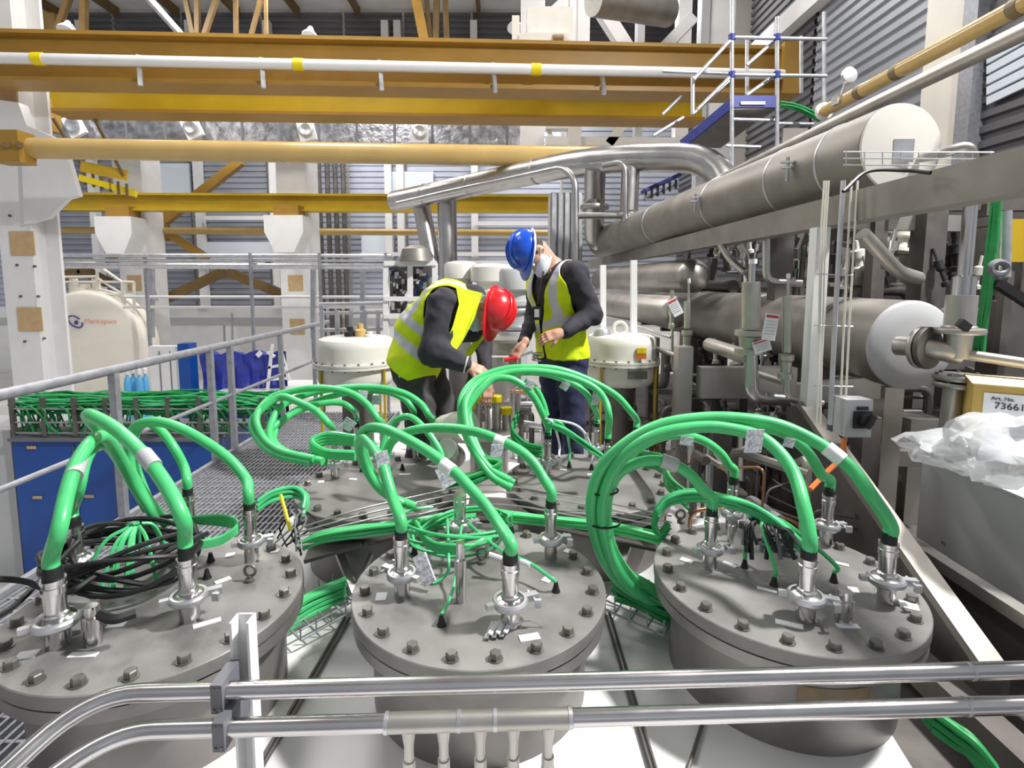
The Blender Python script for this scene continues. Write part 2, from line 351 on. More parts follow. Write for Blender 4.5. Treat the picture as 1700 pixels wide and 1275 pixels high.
cx = A(44, 470, 10).x; w = .62
part(MB().b2((cx - .42, 10, FL), (cx + .16, 10.06, 8)), 'front_flange', M['white'], t)
part(MB().b2((cx + .08, 10.06, FL), (cx + .16, 10.5, 8)), 'web', M['white'], t)
part(MB().b2((cx - .1, 10.3, FL), (cx + .42, 10.36, 8)), 'rear_flange', M['white'], t)
part(MB().prism([A(36, 262, 9.9), A(100, 232, 9.9), A(106, 238, 9.9), A(131, 325, 9.9), A(112, 330, 9.9), A(80, 362, 9.9), A(40, 372, 9.9)], (0, .1, 0)), 'corbel', M['white'], t)
part(MB().prism([A(30, 170, 9.8), A(44, 208, 9.8), A(98, 232, 9.8), A(36, 262, 9.8), A(-10, 225, 9.8), A(-10, 165, 9.8)], (0, .2, 0)), 'haunch', M['white'], t)
for x, y in [(37, 404), (50, 530), (8, 158)]:
    part(MB().b2(A(x - 19, y + 20, 9.98), A(x + 19, y - 20, 9.995)), 'tan_sticker', M['tan'], t)
for x, y in [(15, 358), (46, 362), (27, 440), (56, 442), (33, 492), (62, 492), (40, 567), (72, 562), (20, 198)]:
    p = A(x, y, 9.97); part(MB().cyl(p, p + V((0, .04, 0)), .022, n=8), 'bolt_hole', M['dark'], t)

# yellow braces between the far columns
t = thing('wind_brace', 'ochre diagonal brace crossing between the far white columns', 'brace', A(260, 380, 16.6))
hub = A(262, 376, 16.6)
for x, y, w in [(400, 268, .24), (345, 430, .22), (185, 425, .2)]: part(MB().bar(hub, A(x, y, 16.64), w, w), 'strut', M['ochre'], t)
part(MB().box(hub, (.62, .2, .85)), 'node_plate', M['ochre'], t)
t = thing('wind_brace', 'ochre inverted V brace low on the far wall', 'brace', A(375, 470, 16.8))
for a, b in [((258, 505), (372, 451)), ((378, 451), (478, 492))]: part(MB().bar(A(*a, 16.8), A(*b, 16.8), .26, .26), 'strut', M['brown'], t)
t = thing('wind_brace', 'ochre brace end low behind the tank railing', 'brace', A(120, 460, 16.8))
part(MB().bar(A(80, 475, 16.8), A(135, 446, 16.8), .26, .26), 'strut', M['brown'], t); part(MB().bar(A(135, 446, 16.8), A(180, 470, 16.8), .26, .26), 'strut', M['brown'], t)
# yellow stair by the column
t = thing('crane_stair', 'bright yellow stair unit tucked behind the white corbel', 'stair', A(175, 310, 12))
part(MB().bar(A(134, 296, 12), A(226, 322, 12.4), .3, .12), 'stringer', M['bright'], t)
part(MB().bar(A(134, 276, 12), A(212, 292, 12.4), .1, .22), 'side_panel', M['yellow'], t)
for x, y in ((140, 280), (205, 292)): part(MB().bar(A(x, y, 12.3), V((A(x, y, 12.3).x, 11.55, A(95, 189, 11.3).z)), .05, .05), 'hanger', M['brown'], t)
for k in range(6): p = A(140 + k * 14, 285 + k * 4, 12.1); part(MB().bar(p, p + V((0, 0, -.28)), .04, .04), 'baluster', M['brown'], t)

# foil duct with outlets
t = thing('air_duct', 'silver foil wrapped air duct with four white outlets', 'duct', A(460, 215, 15.2))
p0, p1 = A(60, 215, 14.9), A(866, 222, 15.3)
part(MB().bar(p0, p1, .7, .78), 'foil_jacket', M['foil'], t)
for k in range(13):
    c = p0.lerp(p1, (k + .6) / 13); part(MB().bar(c - V((.03, 0, 0)), c + V((.03, 0, 0)), .74, .82), 'band', M['dgrey'], t)
for x, y in [(124, 209), (319, 212), (509, 216), (697, 219)]:
    c = A(x, y, 14.4); ot = part(MB().box(c, (.42, .1, .55), Matrix.Rotation({124: -.45, 319: -.42, 509: -.2, 697: 0}[x], 3, 'Y')), 'outlet', M['white'], t)
    part(MB().lathe(c + V((0, -.06, 0)), (0, -1, 0), [(.17, 0), (.19, .04), (.14, .05), (.05, .01)], 18), 'nozzle', M['galv'], ot)

# dark risers and rear catwalk rails
for i, x in enumerate((533, 547, 560, 573)):
    p = A(x, 400, 19.3); solo(MB().cyl((p.x, 19.3, FL), (p.x, 19.3, 5), .085, n=10), 'riser_pipe', M['dark'], 'black vertical riser pipe on the far wall, number %s of four from the left' % ['one', 'two', 'three', 'four'][i], 'pipe', 'black risers on the far wall')
t = thing('catwalk', 'grey metal catwalk rails crossing in front of the far columns', 'railing', A(360, 440, 12.5))
for y, r in [(424, .045), (432, .035), (441, .07)]: part(MB().cyl(A(84, y, 12.4), A(650, y + 1, 12.7), r, n=10), 'rail', M['galv'], t)
for x in (240, 415, 530, 640): part(MB().bar(A(x, 420, 12.5), V((A(x, 450, 12.5).x, 12.5, FL)), .06, .06), 'post', M['greyrail'], t)
t = thing('lower_rail', 'thin white pipe rails across the far bay at eye level', 'railing', A(420, 500, 13.2))
for y in (493, 510): part(MB().cyl(A(205, y, 13), A(640, y, 13.4), .035, n=8), 'rail', M['white'], t)
for x in (252, 520, 602): part(MB().bar(A(x, 440, 13.2), A(x, 560, 13.2), .1, .1), 'post', M['galv'], t)
solo(MB().bar(A(243, 444, 14), A(258, 500, 14), .1, .1), 'stay_rod', M['galv'], 'grey slanted stay beside the first corbel column', 'rod')
# pale wall frame right of the tank
for i, (x0, y0, x1, y1) in enumerate([(385, 520, 386, 575), (372, 540, 373, 575)]):
    solo(MB().bar(A(x0, y0, 14), A(x1, y1, 14), .04, .04), 'scaffold_stub', M['greyrail'], ['taller', 'shorter'][i] + ' grey rod standing above the blue tarpaulin', 'rod')

# cream tank seen end-on
tc = A(146, 578, 13.2); R = 1.42
t = thing('storage_tank', 'large cream horizontal tank with eye logo behind the railing', 'tank', tc + V((0, 0, -R)))
part(MB().lathe(tc + V((0, 6, 0)), (0, -1, 0), [(R, 5.45), (R, 5.85), (R * .99, 5.95), (R * .965, 6.02), (R * .92, 6.06), (R * .5, 6.1), (.02, 6.11)], 56), 'shell', M['cream'], t)
part(MB().lathe(tc + V((0, .2, 0)), (0, 1, 0), [(R, 0), (R + .05, 0), (R + .05, .12), (R, .12)], 56, cap=False), 'seam_band', M['cream'], t)
lg = part(MB().tube([tc + V((-.16 + .17 * math.cos(a), -.125, .66 + .13 * math.sin(a) - .06 * math.cos(a))) for a in np.linspace(.9, 6.6, 22)], .018, 6), 'logo_ring', M['navyprint'], t)
part(MB().sph(tc + V((-.14, -.12, .64)), (.05, .02, .05), 8), 'logo_dot', M['navyprint'], t)
RX = Matrix.Rotation(math.pi / 2, 3, 'X')
lettering('Mericapure', .17, tc + V((.46, -.13, .67)), RX @ Matrix.Rotation(0, 3, 'Y'), M['coral'], t)
part(MB().b2(tc + V((-1, .3, -R - .3)), tc + V((1, .55, -R * .7))), 'saddle', M['cream'], t)
rl = part(MB().tube(bend([A(84, 452, 13.3), A(92, 434, 13.3), A(158, 437, 13.3), A(205, 470, 13.3), A(207, 512, 13.3)], .1), .035, 8), 'guard_rail', M['cream'], t)
for a, b in [((92, 460), (162, 459)), ((92, 468), (222, 468)), ((162, 462), (203, 488)), ((160, 488), (222, 490))]: part(MB().cyl(A(*a, 13.3), A(*b, 13.3), .03, n=8), 'rail', M['cream'], rl)
for x, y0, y1 in [(96, 436, 478), (161, 437, 482), (203, 470, 512), (222, 468, 515)]: part(MB().cyl(A(x, y0, 13.3), A(x + 1, y1, 13.3), .035, n=8), 'post', M['cream'], rl)
part(MB().cyl(tc + V((-.3, .28, R - .2)), tc + V((-.3, .28, R + .15)), .22, n=20), 'manhole', M['cream'], t)
for k in (-.45, .1): part(MB().cyl(tc + V((k, .3, R - .15)), tc + V((k, .3, R + .28)), .09, n=10), 'nozzle', M['cream'], t)

# gas bottles, cabinets and tarpaulin on the hall floor
for i in range(4):
    p = A(212 + i * 10, 640, 9.4 + .1 * (i % 2)); b = V((p.x, p.y, FL)); z1 = A(212, 622, 9.4).z - FL
    t = thing('gas_bottle', 'light blue gas bottle, number %s from the left by the cream tank' % ['one', 'two', 'three', 'four'][i], 'gas bottle', b, 'gas bottles by the tank')
    part(MB().lathe(b, (0, 0, 1), [(.055, 0), (.058, .05), (.058, z1 - .16), (.045, z1 - .08), (.022, z1 - .03), (.022, z1)], 14), 'cylinder', M['sky'], t)
    part(MB().lathe(b + V((0, 0, z1)), (0, 0, 1), [(.03, 0), (.035, .02), (.035, .09), (.02, .11)], 10), 'valve_cap', M['white'], t)
p = A(246, 575, 11.2); q = A(300, 578, 11.2)
t = thing('control_cabinet', 'pale grey cabinet with blue end panel beside the gas bottles', 'cabinet', (p.x, 11.2, FL))
part(MB().b2((p.x, 11.2, FL), (q.x, 11.4, p.z)), 'body', M['white'], t)
part(MB().b2((q.x - .02, 11.12, FL), (q.x + .22, 11.4, p.z + .06)), 'end_panel', M['blue'], t)
for k in (.33, .66): x = p.x + (q.x - p.x) * k; part(MB().b2((x - .008, 11.185, FL + .1), (x + .008, 11.2, p.z - .1)), 'door_seam', M['dgrey'], t)
p = A(334, 585, 11.6); q = A(468, 582, 11.6)
t = thing('covered_pallet', 'load wrapped in royal blue tarpaulin on the hall floor', 'tarpaulin', ((p.x + q.x) / 2, 12, FL))
mb = MB(); nx, nz = 16, 14
def tw(i, j): return V((p.x + (q.x - p.x) * i / nx, 11.6 + .05 * math.sin(i * 1.9 + j * .4) + .05 * math.sin(j * .8), FL + (p.z - FL) * j / nz + .05 * math.sin(i * 1.3) * (j == nz)))
g = [tw(i, j) for j in range(nz + 1) for i in range(nx + 1)] + [tw(i, nz) + V((0, .3, -.05)) for i in range(nx + 1)] + [tw(i, 0) * 1 + V((0, .3, 0)) for i in range(nx + 1)]
mb.add(g, [(j * (nx + 1) + i, j * (nx + 1) + i + 1, (j + 1) * (nx + 1) + i + 1, (j + 1) * (nx + 1) + i) for j in range(nz + 2) for i in range(nx)])
part(mb, 'tarpaulin', M['tarp'], t)
part(MB().box(A(430, 588, 11.45), (.1, .02, .12), Matrix.Rotation(.78, 3, 'Y')), 'warning_diamond', M['white'], t)
t = thing('folding_ladder', 'white trestle ladder leaning by the blue tarpaulin', 'ladder', A(460, 650, 11.2))
for a, b in [((452, 572), (444, 650)), ((465, 575), (480, 632)), ((444, 585), (456, 592)), ((446, 610), (474, 605)), ((444, 630), (479, 628))]: part(MB().bar(A(*a, 11.3), A(*b, 11.3), .06, .05), 'rail', M['white'], t)
mb = MB().b2(A(300, 655, 11) , A(640, 640, 14)); p, q = A(330, 652, 10.6), A(650, 640, 12.5)
mb = MB().box(((p.x + q.x) / 2, 11.6, -2.35), (q.x - p.x, 2.0, .12)); solo(mb, 'platform_deck', M['white'], 'white low platform on the hall floor under the tarpaulin bay', 'platform')

# blue cabinet row and cable tray left of the walkway
p, q = A(20, 732, 5.5), A(378, 727, 5.75)
t = thing('blue_cabinet', 'deep blue cabinet row below the green cable tray', 'cabinet', ((p.x + q.x) / 2, 5.7, FL))
part(MB().b2((p.x, 5.5, FL), (q.x, 6.3, p.z)), 'body', M['blue'], t)
part(MB().b2((p.x - .02, 5.47, p.z), (q.x + .02, 6.32, p.z + .03)), 'top_edge', M['dgrey'], t)
for x, y in [(52, 743), (62, 826), (148, 824)]: c = A(x, y, 5.49); part(MB().box(c, (.09, .012, .028)), 'door_plate', M['tan'], t)
for k in (.3, .6): x = p.x + (q.x - p.x) * k; part(MB().b2((x - .006, 5.49, FL + .1), (x + .006, 5.5, p.z - .04)), 'door_seam', M['dark'], t)
solo(MB().b2((A(0, 730, 5.6).x - 1.4, 5.55, FL), (p.x - .06, 6.2, p.z + .1)), 'grey_cabinet', M['grey'], 'plain grey cabinet left of the blue cabinet row', 'cabinet')
za, zb = A(100, 720, 5.6).z, A(100, 676, 5.6).z
t = thing('cable_tray', 'wire cable tray packed with green cables on the blue cabinets', 'cable tray', (-3.8, 5.7, za))
x0, x1 = A(34, 700, 5.6).x, A(442, 700, 5.6).x
for z in (za + .03, (za + zb) / 2, zb):
    for y in (5.52, 5.95): part(MB().cyl((x0, y, z), (x1, y, z), .01, n=6), 'tray_wire', M['greyrail'], t)
for k in range(9):
    x = x0 + (x1 - x0) * k / 8; part(MB().b2((x - .02, 5.5, za), (x + .02, 5.54, zb + .12)), 'upright', M['dark'], t)
mb = MB()
for k in range(46):
    y = 5.56 + random.random() * .38; z = zb + random.uniform(-.06, .1); mb.tube(crom([(x0 + (x1 - x0) * s / 7, y + random.uniform(-.05, .05), z + random.uniform(-.04, .045)) for s in range(8)], 3), .011, 5)
for k in range(110):
    x = random.uniform(x0, x1); y = random.uniform(5.5, 5.9)
    mb.tube(crom([(x - .1, y, zb + .03), (x, y - .03, zb - .02), (x + random.uniform(-.05, .08), y, (za + zb) / 2), (x + random.uniform(-.1, .12), y, za + .02)], 3), .009, 4)
part(mb, 'green_wires', M['dgreen'], t, kind='stuff')
mb = MB()
for k in range(16):
    y = 5.5 + random.random() * .45; z = zb + random.uniform(.0, .1); mb.tube(crom([(x0 + (x1 - x0) * s / 7, y + random.uniform(-.05, .05), z + random.uniform(-.03, .05)) for s in range(8)], 3), .01, 5)
part(mb, 'pale_green_wires', M['green2'], t, kind='stuff')

# walkway with guard rail on the left
WX, WZ = -2.5, -1.55
t = thing('walkway', 'grey grating walkway on the left of the vessels', 'walkway', (-1.95, 3.5, WZ))
mb = MB()
for i in range(33): mb.b2((WX + .03 + i * .036, .9, WZ - .03), (WX + .041 + i * .036, 6.4, WZ))
for i in range(52): mb.b2((WX + .03, .95 + i * .105, WZ - .012), (WX + 1.19, .962 + i * .105, WZ - .002))
part(mb, 'grating', M['greyrail'], t, kind='stuff')
part(MB().b2((WX - .02, .9, WZ - .12), (WX + .02, 6.4, WZ + .03)), 'toe_board', M['greyrail'], t)
part(MB().b2((WX + 1.19, .9, WZ - .15), (WX + 1.22, 6.4, WZ + .005)), 'stringer', M['greyrail'], t)
for y in (1.2, 3.7, 6.2):
    part(MB().b2((WX + .05, y, FL), (WX + .15, y + .1, WZ - .03)), 'leg', M['greyrail'], t); part(MB().b2((WX + 1.0, y, FL), (WX + 1.1, y + .1, WZ - .03)), 'leg', M['greyrail'], t)
t = thing('guard_rail', 'grey steel guard rail along the grating walkway', 'railing', (WX, 3.5, WZ))
zh = -.555
part(MB().cyl((WX, 1.3, zh), (WX, 7.6, zh), .03, n=14), 'top_rail', M['greyrail'], t)
part(MB().cyl((WX, 1.3, -1.02), (WX, 7.6, -1.02), .016, n=10), 'mid_rail', M['greyrail'], t)
for x in (180, 344, 378, 463, 519):
    y = WX * F / (x - CX); part(MB().bar((WX, y, WZ - .1), (WX, y, zh), .045, .045, (0, 1, 0)), 'post', M['greyrail'], t)
# ------------------------------------------------------------------ white deck and vessels
ZL, ZD = -1.03, -1.385                                       # lid top and deck level
dk = struct(MB().prism([(-1.28, .3, ZD - .2), (.95, .3, ZD - .2), (1.2, 1.6, ZD - .2), (1.4, 2.3, ZD - .2), (1.46, 4.9, ZD - .2), (-1.28, 4.9, ZD - .2)], (0, 0, .2)), 'floor_deck', M['deck'], 'white coated deck the steel vessels stand on')
struct(MB().b2((-1.2, .5, FL), (.85, 4.8, ZD - .2)), 'trim_1', M['white'], 'white block below the deck')
VES = dict(L=(-1.12, 1.68), C=(-.09, 1.77), R=(.965, 1.815), A=(-.63, 2.68), B=(.425, 2.75))
LR, BR = .428, .362
bolt_mesh = None
def hexbolt(mb, p, r=.017, h=.016):
    mb.lathe(p, (0, 0, 1), [(r * 1.25, 0), (r * 1.25, .003)], 14); mb.lathe(p + V((0, 0, .003)), (0, 0, 1), [(r, 0), (r, h), (r * .85, h + .003)], 6); return mb
def vessel(key, label, nb=20, ph=.1):
    X, Y = VES[key]; t = thing('vessel', label, 'vessel', (X, Y, ZD), 'bolted steel vessels')
    c = V((X, Y, ZD))
    part(MB().lathe(c, (0, 0, 1), [(BR, 0), (BR, ZL - ZD - .085)], 64), 'body', M['body'], t)
    part(MB().lathe(V((X, Y, ZL - .088)), (0, 0, 1), [(LR - .012, 0), (LR - .004, .004), (LR - .004, .04)], 72), 'flange', M['body'], t)
    part(MB().lathe(V((X, Y, ZL - .048)), (0, 0, 1), [(LR - .016, 0), (LR - .016, .006)], 64), 'gasket', M['dark'], t)
    lid = part(MB().lathe(V((X, Y, ZL - .042)), (0, 0, 1), [(LR - .002, 0), (LR, .003), (LR, .039), (LR - .003, .042)], 72), 'lid', M['lid'], t)
    b0 = None
    for k in range(nb):
        a = ph + 2 * math.pi * k / nb; p = V((X + .385 * math.cos(a), Y + .385 * math.sin(a), ZL))
        if b0 is None:
            b0 = part(hexbolt(MB(), V((X, Y, ZD))), 'bolt', M['bolt'], lid); b0.location = p - V((X, Y, ZD)); b0.rotation_euler = (0, 0, a)
        else: share(b0, p - V((X, Y, ZD)), lid, a * 1.7)
    return t
VS = {'L': vessel('L', 'steel vessel with bolted lid at front left under the black cable coil', ph=.05),
      'C': vessel('C', 'steel vessel with bolted lid in the front middle', ph=.16),
      'R': vessel('R', 'steel vessel with bolted lid at front right', ph=.22),
      'A': vessel('A', 'smaller looking rear steel vessel beside the grating walkway', ph=.0),
      'B': vessel('B', 'smaller looking rear steel vessel below the man in blue helmet', ph=.1)}
FT = {}
UP = V((0, 0, 1))
def feed(v, key, x, y, sc=1.0, boot=True, ang=0.6, p=None):  # cable feedthrough standing on a lid
    b = p or onZ(x, y, ZL); t = VS[v]
    f = part(MB().lathe(b, UP, [(.026 * sc, 0), (.026 * sc, .062), (.042 * sc, .064), (.044 * sc, .07), (.044 * sc, .082), (.03 * sc, .09)], 20), 'feedthrough', M['polished'], t)
    ca, sa = math.cos(ang), math.sin(ang); d = V((ca, sa, 0)); n = V((-sa, ca, 0)); z = V((0, 0, .074))
    cl = MB(); cl.lathe(b + V((0, 0, .062)), UP, [(.046 * sc, 0), (.05 * sc, .006), (.05 * sc, .017), (.046 * sc, .023)], 20)
    cl.bar(b + z + d * .04 * sc, b + z + d * .082 * sc, .022, .02); cl.bar(b + z - d * .04 * sc, b + z - d * .07 * sc, .018, .016)
    cl.cyl(b + z + d * .066 * sc - n * .035, b + z + d * .066 * sc + n * .03, .005, n=8); cl.box(b + z + d * .066 * sc - n * .04, (.02, .012, .024))
    part(cl, 'clamp', M['galv'], f)
    part(MB().lathe(b + V((0, 0, .088)), UP, [(.026 * sc, 0), (.026 * sc, .012), (.022 * sc, .016), (.023 * sc, .07), (.026 * sc, .072), (.026 * sc, .09), (.0235 * sc, .092), (.0235 * sc, .1), (.026 * sc, .102), (.026 * sc, .112)], 18), 'barrel', M['polished'], f)
    if boot: part(MB().lathe(b + V((0, 0, .2)), UP, [(.021 * sc, 0), (.021 * sc, .025), (.0185 * sc, .034)], 14), 'boot', M['black'], f)
    FT[key] = b + V((0, 0, .23)); return f
for v, k, x, y, s, bo, an in [
    ('C', 'c1', 668, 988, 1, 1, 2.6), ('C', 'c2', 847, 1037, 1.1, 1, .4), ('C', 'c3', 914, 926, .95, 1, .2), ('C', 'c4', 764, 902, 1, 0, .5),
    ('L', 'l1', 98, 1070, 1.2, 1, .7), ('L', 'l2', 316, 1028, 1.1, 1, .5), ('L', 'l3', 130, 965, 1.1, 1, 1.9), ('L', 'l4', 418, 930, .95, 1, .5), ('L', 'l5', 317, 902, .9, 1, 1.2),
    ('R', 'r1', 1178, 942, .95, 1, .3), ('R', 'r2', 1336, 1028, 1.1, 1, -.3), ('R', 'r3', 1468, 998, 1.1, 1, -.2), ('R', 'r4', 1371, 902, .95, 1, .1), ('R', 'r5', 1214, 880, .9, 1, 1),
    ('A', 'a1', 556, 792, .8, 1, .4), ('A', 'a2', 594, 764, .75, 1, 1.4), ('A', 'a3', 637, 776, .75, 1, .2), ('A', 'a4', 719, 770, .75, 1, .7), ('A', 'a5', 690, 762, .7, 1, .7),
    ('B', 'b1', 909, 788, .85, 1, .3), ('B', 'b2', 990, 764, .75, 1, .3), ('B', 'b3', 1008, 795, .8, 1, .9), ('B', 'b4', 1055, 772, .75, 1, .5)]:
    feed(v, k, x, y, s, bool(bo), an)
# stubs, stickers, plugs, wires and small fittings on the lids
def stub(v, x, y, h, r=.016):
    b = onZ(x, y, ZL); part(MB().lathe(b, UP, [(r, 0), (r, h * .45), (r * 1.15, h * .46), (r * 1.15, h * .72), (r * .8, h * .74), (r * .8, h)], 14), 'stub_pipe', M['polished'], VS[v])
stub('C', 765, 998, .2, .017); stub('L', 156, 1068, .115, .022); stub('R', 1400, 1032, .1, .024); stub('R', 1213, 900, .1, .014)
def sticker(v, x, y, w, d, rz, m='paper'):
    b = onZ(x, y, ZL); part(MB().box(b + V((0, 0, .0015)), (w, d, .003), Matrix.Rotation(rz, 3, 'Z')), 'sticker', M[m], VS[v])
for a in [('C', 633, 991, .035, .045, .1), ('C', 879, 1059, .06, .03, .25), ('C', 944, 916, .035, .028, -.6), ('C', 909, 962, .03, .04, -.6),
          ('L', 45, 1088, .05, .035, .25), ('L', 138, 1088, .075, .022, .05), ('L', 193, 1038, .05, .025, .2), ('L', 344, 1035, .075, .022, .55), ('L', 370, 964, .05, .022, .8),
          ('L', 382, 922, .03, .03, .3), ('L', 457, 915, .028, .03, .1), ('R', 1140, 931, .045, .025, -.7), ('R', 1211, 938, .05, .02, -.8), ('R', 1310, 1037, .075, .024, -.4),
          ('R', 1407, 1040, .065, .02, -.05), ('R', 1509, 1006, .05, .045, -.5), ('R', 1273, 980, .06, .015, -.5), ('R', 1393, 936, .06, .018, -.6), ('R', 1417, 980, .03, .035, -.3),
          ('A', 533, 800, .03, .03, .2), ('A', 586, 796, .04, .02, -.2), ('A', 672, 788, .06, .02, .1), ('B', 886, 787, .05, .025, -.3), ('B', 935, 780, .04, .02, -.4), ('B', 983, 788, .05, .018, .05), ('B', 1010, 806, .06, .02, .1), ('B', 1068, 770, .04, .03, .0)]: sticker(*a)
def plug(v, x, y, dirx=0.0):
    b = onZ(x, y, ZL); part(MB().lathe(b, UP, [(.015, 0), (.012, .008), (.009, .02), (.006, .034)], 12), 'plug', M['black'], VS[v]); return b + V((0, 0, .034))
def wire(pts, r, m, label, cat='wire', group=None, name='wire', n=6):
    return solo(MB().tube(crom(pts, 7), r, n), name, M[m], label, cat, group)
pl = [plug('C', 733, 1038), plug('C', 923, 982), plug('C', 688, 920), plug('C', 849, 884), plug('R', 1236, 942), plug('R', 1285, 972), plug('R', 1384, 966), plug('B', 945, 776), plug('B', 928, 768), plug('B', 982, 780), plug('A', 601, 782), plug('A', 668, 780), plug('L', 350, 932), plug('L', 344, 960)]
def ringbolt(v, x, y):
    b = onZ(x, y, ZL); e = part(MB().lathe(b, UP, [(.016, 0), (.016, .01), (.007, .012), (.007, .02)], 14), 'eye_bolt', M['bolt'], VS[v])
    part(MB().tube([b + V((.019 * math.cos(a), .004, .036 + .019 * math.sin(a))) for a in np.linspace(0, 6.2832, 17)[:-1]], .005, 8, True), 'eye', M['bolt'], e)
ringbolt('C', 800, 935); ringbolt('C', 742, 876); ringbolt('C', 820, 905); ringbolt('L', 415, 965); ringbolt('R', 1130, 868)
# wire group over the middle lid
def lid_wire(a, mid, b, r, m, label): return wire([a] + mid + [b], r, m, label, 'wire', 'thin green wires over the middle vessel')
hc = onZ(760, 905, ZL) + V((0, 0, .07))
lid_wire(hc + V((.02, -.04, .03)), [A(758, 930, 1.78), A(755, 965, 1.7), A(744, 1000, 1.62)], pl[0], .005, 'green2', 'thin green wire dropping to the black plug at the front of the middle lid')
lid_wire(hc + V((.04, -.02, .03)), [A(830, 912, 1.82), A(880, 935, 1.78), A(912, 958, 1.72)], pl[1], .006, 'green2', 'thin green wire with white sleeve crossing the middle lid to a right hand plug')
lid_wire(hc + V((-.04, 0, .04)), [A(745, 925, 1.8), A(742, 952, 1.78), A(720, 968, 1.76)], A(712, 955, 1.76), .006, 'green2', 'thin green wire curling down left of the lid post')
lid_wire(A(850, 850, 2.05), [A(842, 862, 2.0), A(848, 872, 1.98)], pl[3], .006, 'green2', 'short green wire into the plug at the back of the middle lid')
for s0, s1 in ((.28, .45), (.55, .68)):
    pass
p0, p1 = A(812, 920, 1.81), A(848, 932, 1.79)
solo(MB().cyl(p0, p1, .009, n=8), 'cable_marker', M['paper'], 'white sleeve on the left half of the wire across the middle lid', 'marker')
p0, p1 = A(862, 930, 1.79), A(880, 938, 1.77)
solo(MB().cyl(p0, p1, .009, n=8), 'cable_marker', M['paper'], 'white sleeve on the right half of the wire across the middle lid', 'marker')
for i in range(5):                                           # coil of green wire round the rear connector
    a = .03 * i; pts = [hc + V(((.175 + .012 * i) * math.cos(q), (.13 + .01 * i) * math.sin(q), -.02 + .012 * i + .03 * math.sin(q + i))) for q in np.linspace(2.0 + a, 5.9 - a, 22)]
    solo(MB().tube(pts, .006, 6), 'wire', M['green2'], 'loop of thin green wire curling round the bare connector of the middle lid', 'wire', 'green wire loops on the middle lid')
for i in range(7):
    pts = [A(690, 865 + i * 2, 1.95), A(715, 898 + i * 2, 1.86), A(760, 905 + i * 2.2, 1.82), A(800, 902 - i, 1.86), A(815, 893 + i, 1.9)]
    wire(pts, .006, 'green2' if i % 2 else 'green', 'thin green wire in the flat bundle across the middle lid', 'wire', 'flat green wire bundle on the middle lid')
# bent silver tag strip hanging left on the middle lid and the crumpled label at the front
solo(MB().box(A(705, 945, 1.74), (.045, .014, .1), Matrix.Rotation(-.5, 3, 'Y') @ Matrix.Rotation(-.5, 3, 'X')), 'tag_bundle', M['print'], 'grey printed tag strip hanging beside the left connector of the middle lid', 'tag')
t = thing('paper_tag', 'crumpled striped paper tag lying at the front of the middle lid', 'tag', onZ(830, 1050, ZL))
b = onZ(830, 1052, ZL)
for k in range(6): part(MB().box(b + V((-.03 + k * .011, .002 * k, .012 + .004 * (k % 2))), (.013, .07, .004), Matrix.Rotation(.35 if k % 2 else -.35, 3, 'Y') @ Matrix.Rotation(-.3, 3, 'Z')), 'fold', M['paper'] if k % 2 else M['grey'], t)
part(MB().tube(crom([b + V((.04, .01, .01)), b + V((.08, .03, .02)), b + V((.13, .03, .005))], 6), .002, 5), 'tie', M['galv'], t)

# ------------------------------------------------------------------ thick green cables
NC = [0]
def cable(start, pts, label, r=.0195, end=None, group=None, m='green'):
    a = FT[start]; Y0 = a.y; P = [a - V((0, 0, .012)), a + V((0, 0, .03))] + [A(x, y, Y) for x, y, Y in pts]
    if end is not None: P.append(V3(end))
    NC[0] += 1
    return solo(MB().tube(crom(P, 8), r, 12), 'green_cable', M[m], label, 'cable', group)
# middle vessel
cable('c1', [(650, 822, 1.78), (634, 770, 1.86), (618, 742, 1.95), (603, 728, 2.02), (597, 742, 2.1), (608, 778, 2.18), (632, 812, 2.2), (668, 836, 2.2)], 'thick green cable arching from the left connector of the middle lid')
cable('c2', [(826, 868, 1.64), (799, 831, 1.7), (750, 780, 1.78), (695, 740, 1.88), (637, 712, 1.98), (606, 714, 2.06), (600, 735, 2.14), (616, 785, 2.22), (645, 822, 2.24), (690, 842, 2.22)], 'thick green cable arching left from the front connector of the middle lid')
cable('c3', [(903, 795, 1.98), (882, 764, 2.02), (849, 740, 2.06), (790, 717, 2.12), (730, 710, 2.18), (680, 716, 2.22), (650, 734, 2.28), (640, 770, 2.3), (650, 815, 2.25)], 'thick green cable arching left from the right connector of the middle lid')
# left vessel
cable('l1', [(98, 880, 1.42), (112, 815, 1.5), (128, 768, 1.58), (152, 733, 1.68), (172, 726, 1.78), (192, 748, 1.88), (222, 800, 1.98), (262, 862, 2.0)], 'thick green cable rising from the nearest connector of the left lid', .021)
cable('l2', [(304, 862, 1.5), (276, 806, 1.54), (238, 755, 1.6), (192, 712, 1.68), (152, 690, 1.74), (148, 694, 1.82), (172, 722, 1.9), (212, 780, 1.98), (250, 838, 2.02), (280, 872, 2.02)], 'thick green cable arching over the left lid with brown cable marker', .021)
cable('l3', [(130, 812, 1.68), (142, 764, 1.74), (160, 738, 1.8), (182, 742, 1.88), (205, 775, 1.95), (245, 845, 2.02)], 'thick green cable rising from the rear left connector of the left lid')
cable('l4', [(408, 795, 1.98), (380, 762, 2.0), (340, 733, 2.02), (295, 709, 2.04), (255, 700, 2.06), (222, 712, 2.08), (215, 760, 2.1), (240, 830, 2.08), (265, 868, 2.06)], 'thick green cable arching from the right connector of the left lid')
cable('l5', [(306, 776, 2.1), (290, 745, 2.1), (268, 716, 2.12), (244, 702, 2.12), (224, 722, 2.14), (224, 770, 2.14), (250, 840, 2.12)], 'thick green cable arching from the rear connector of the left lid', .0175)
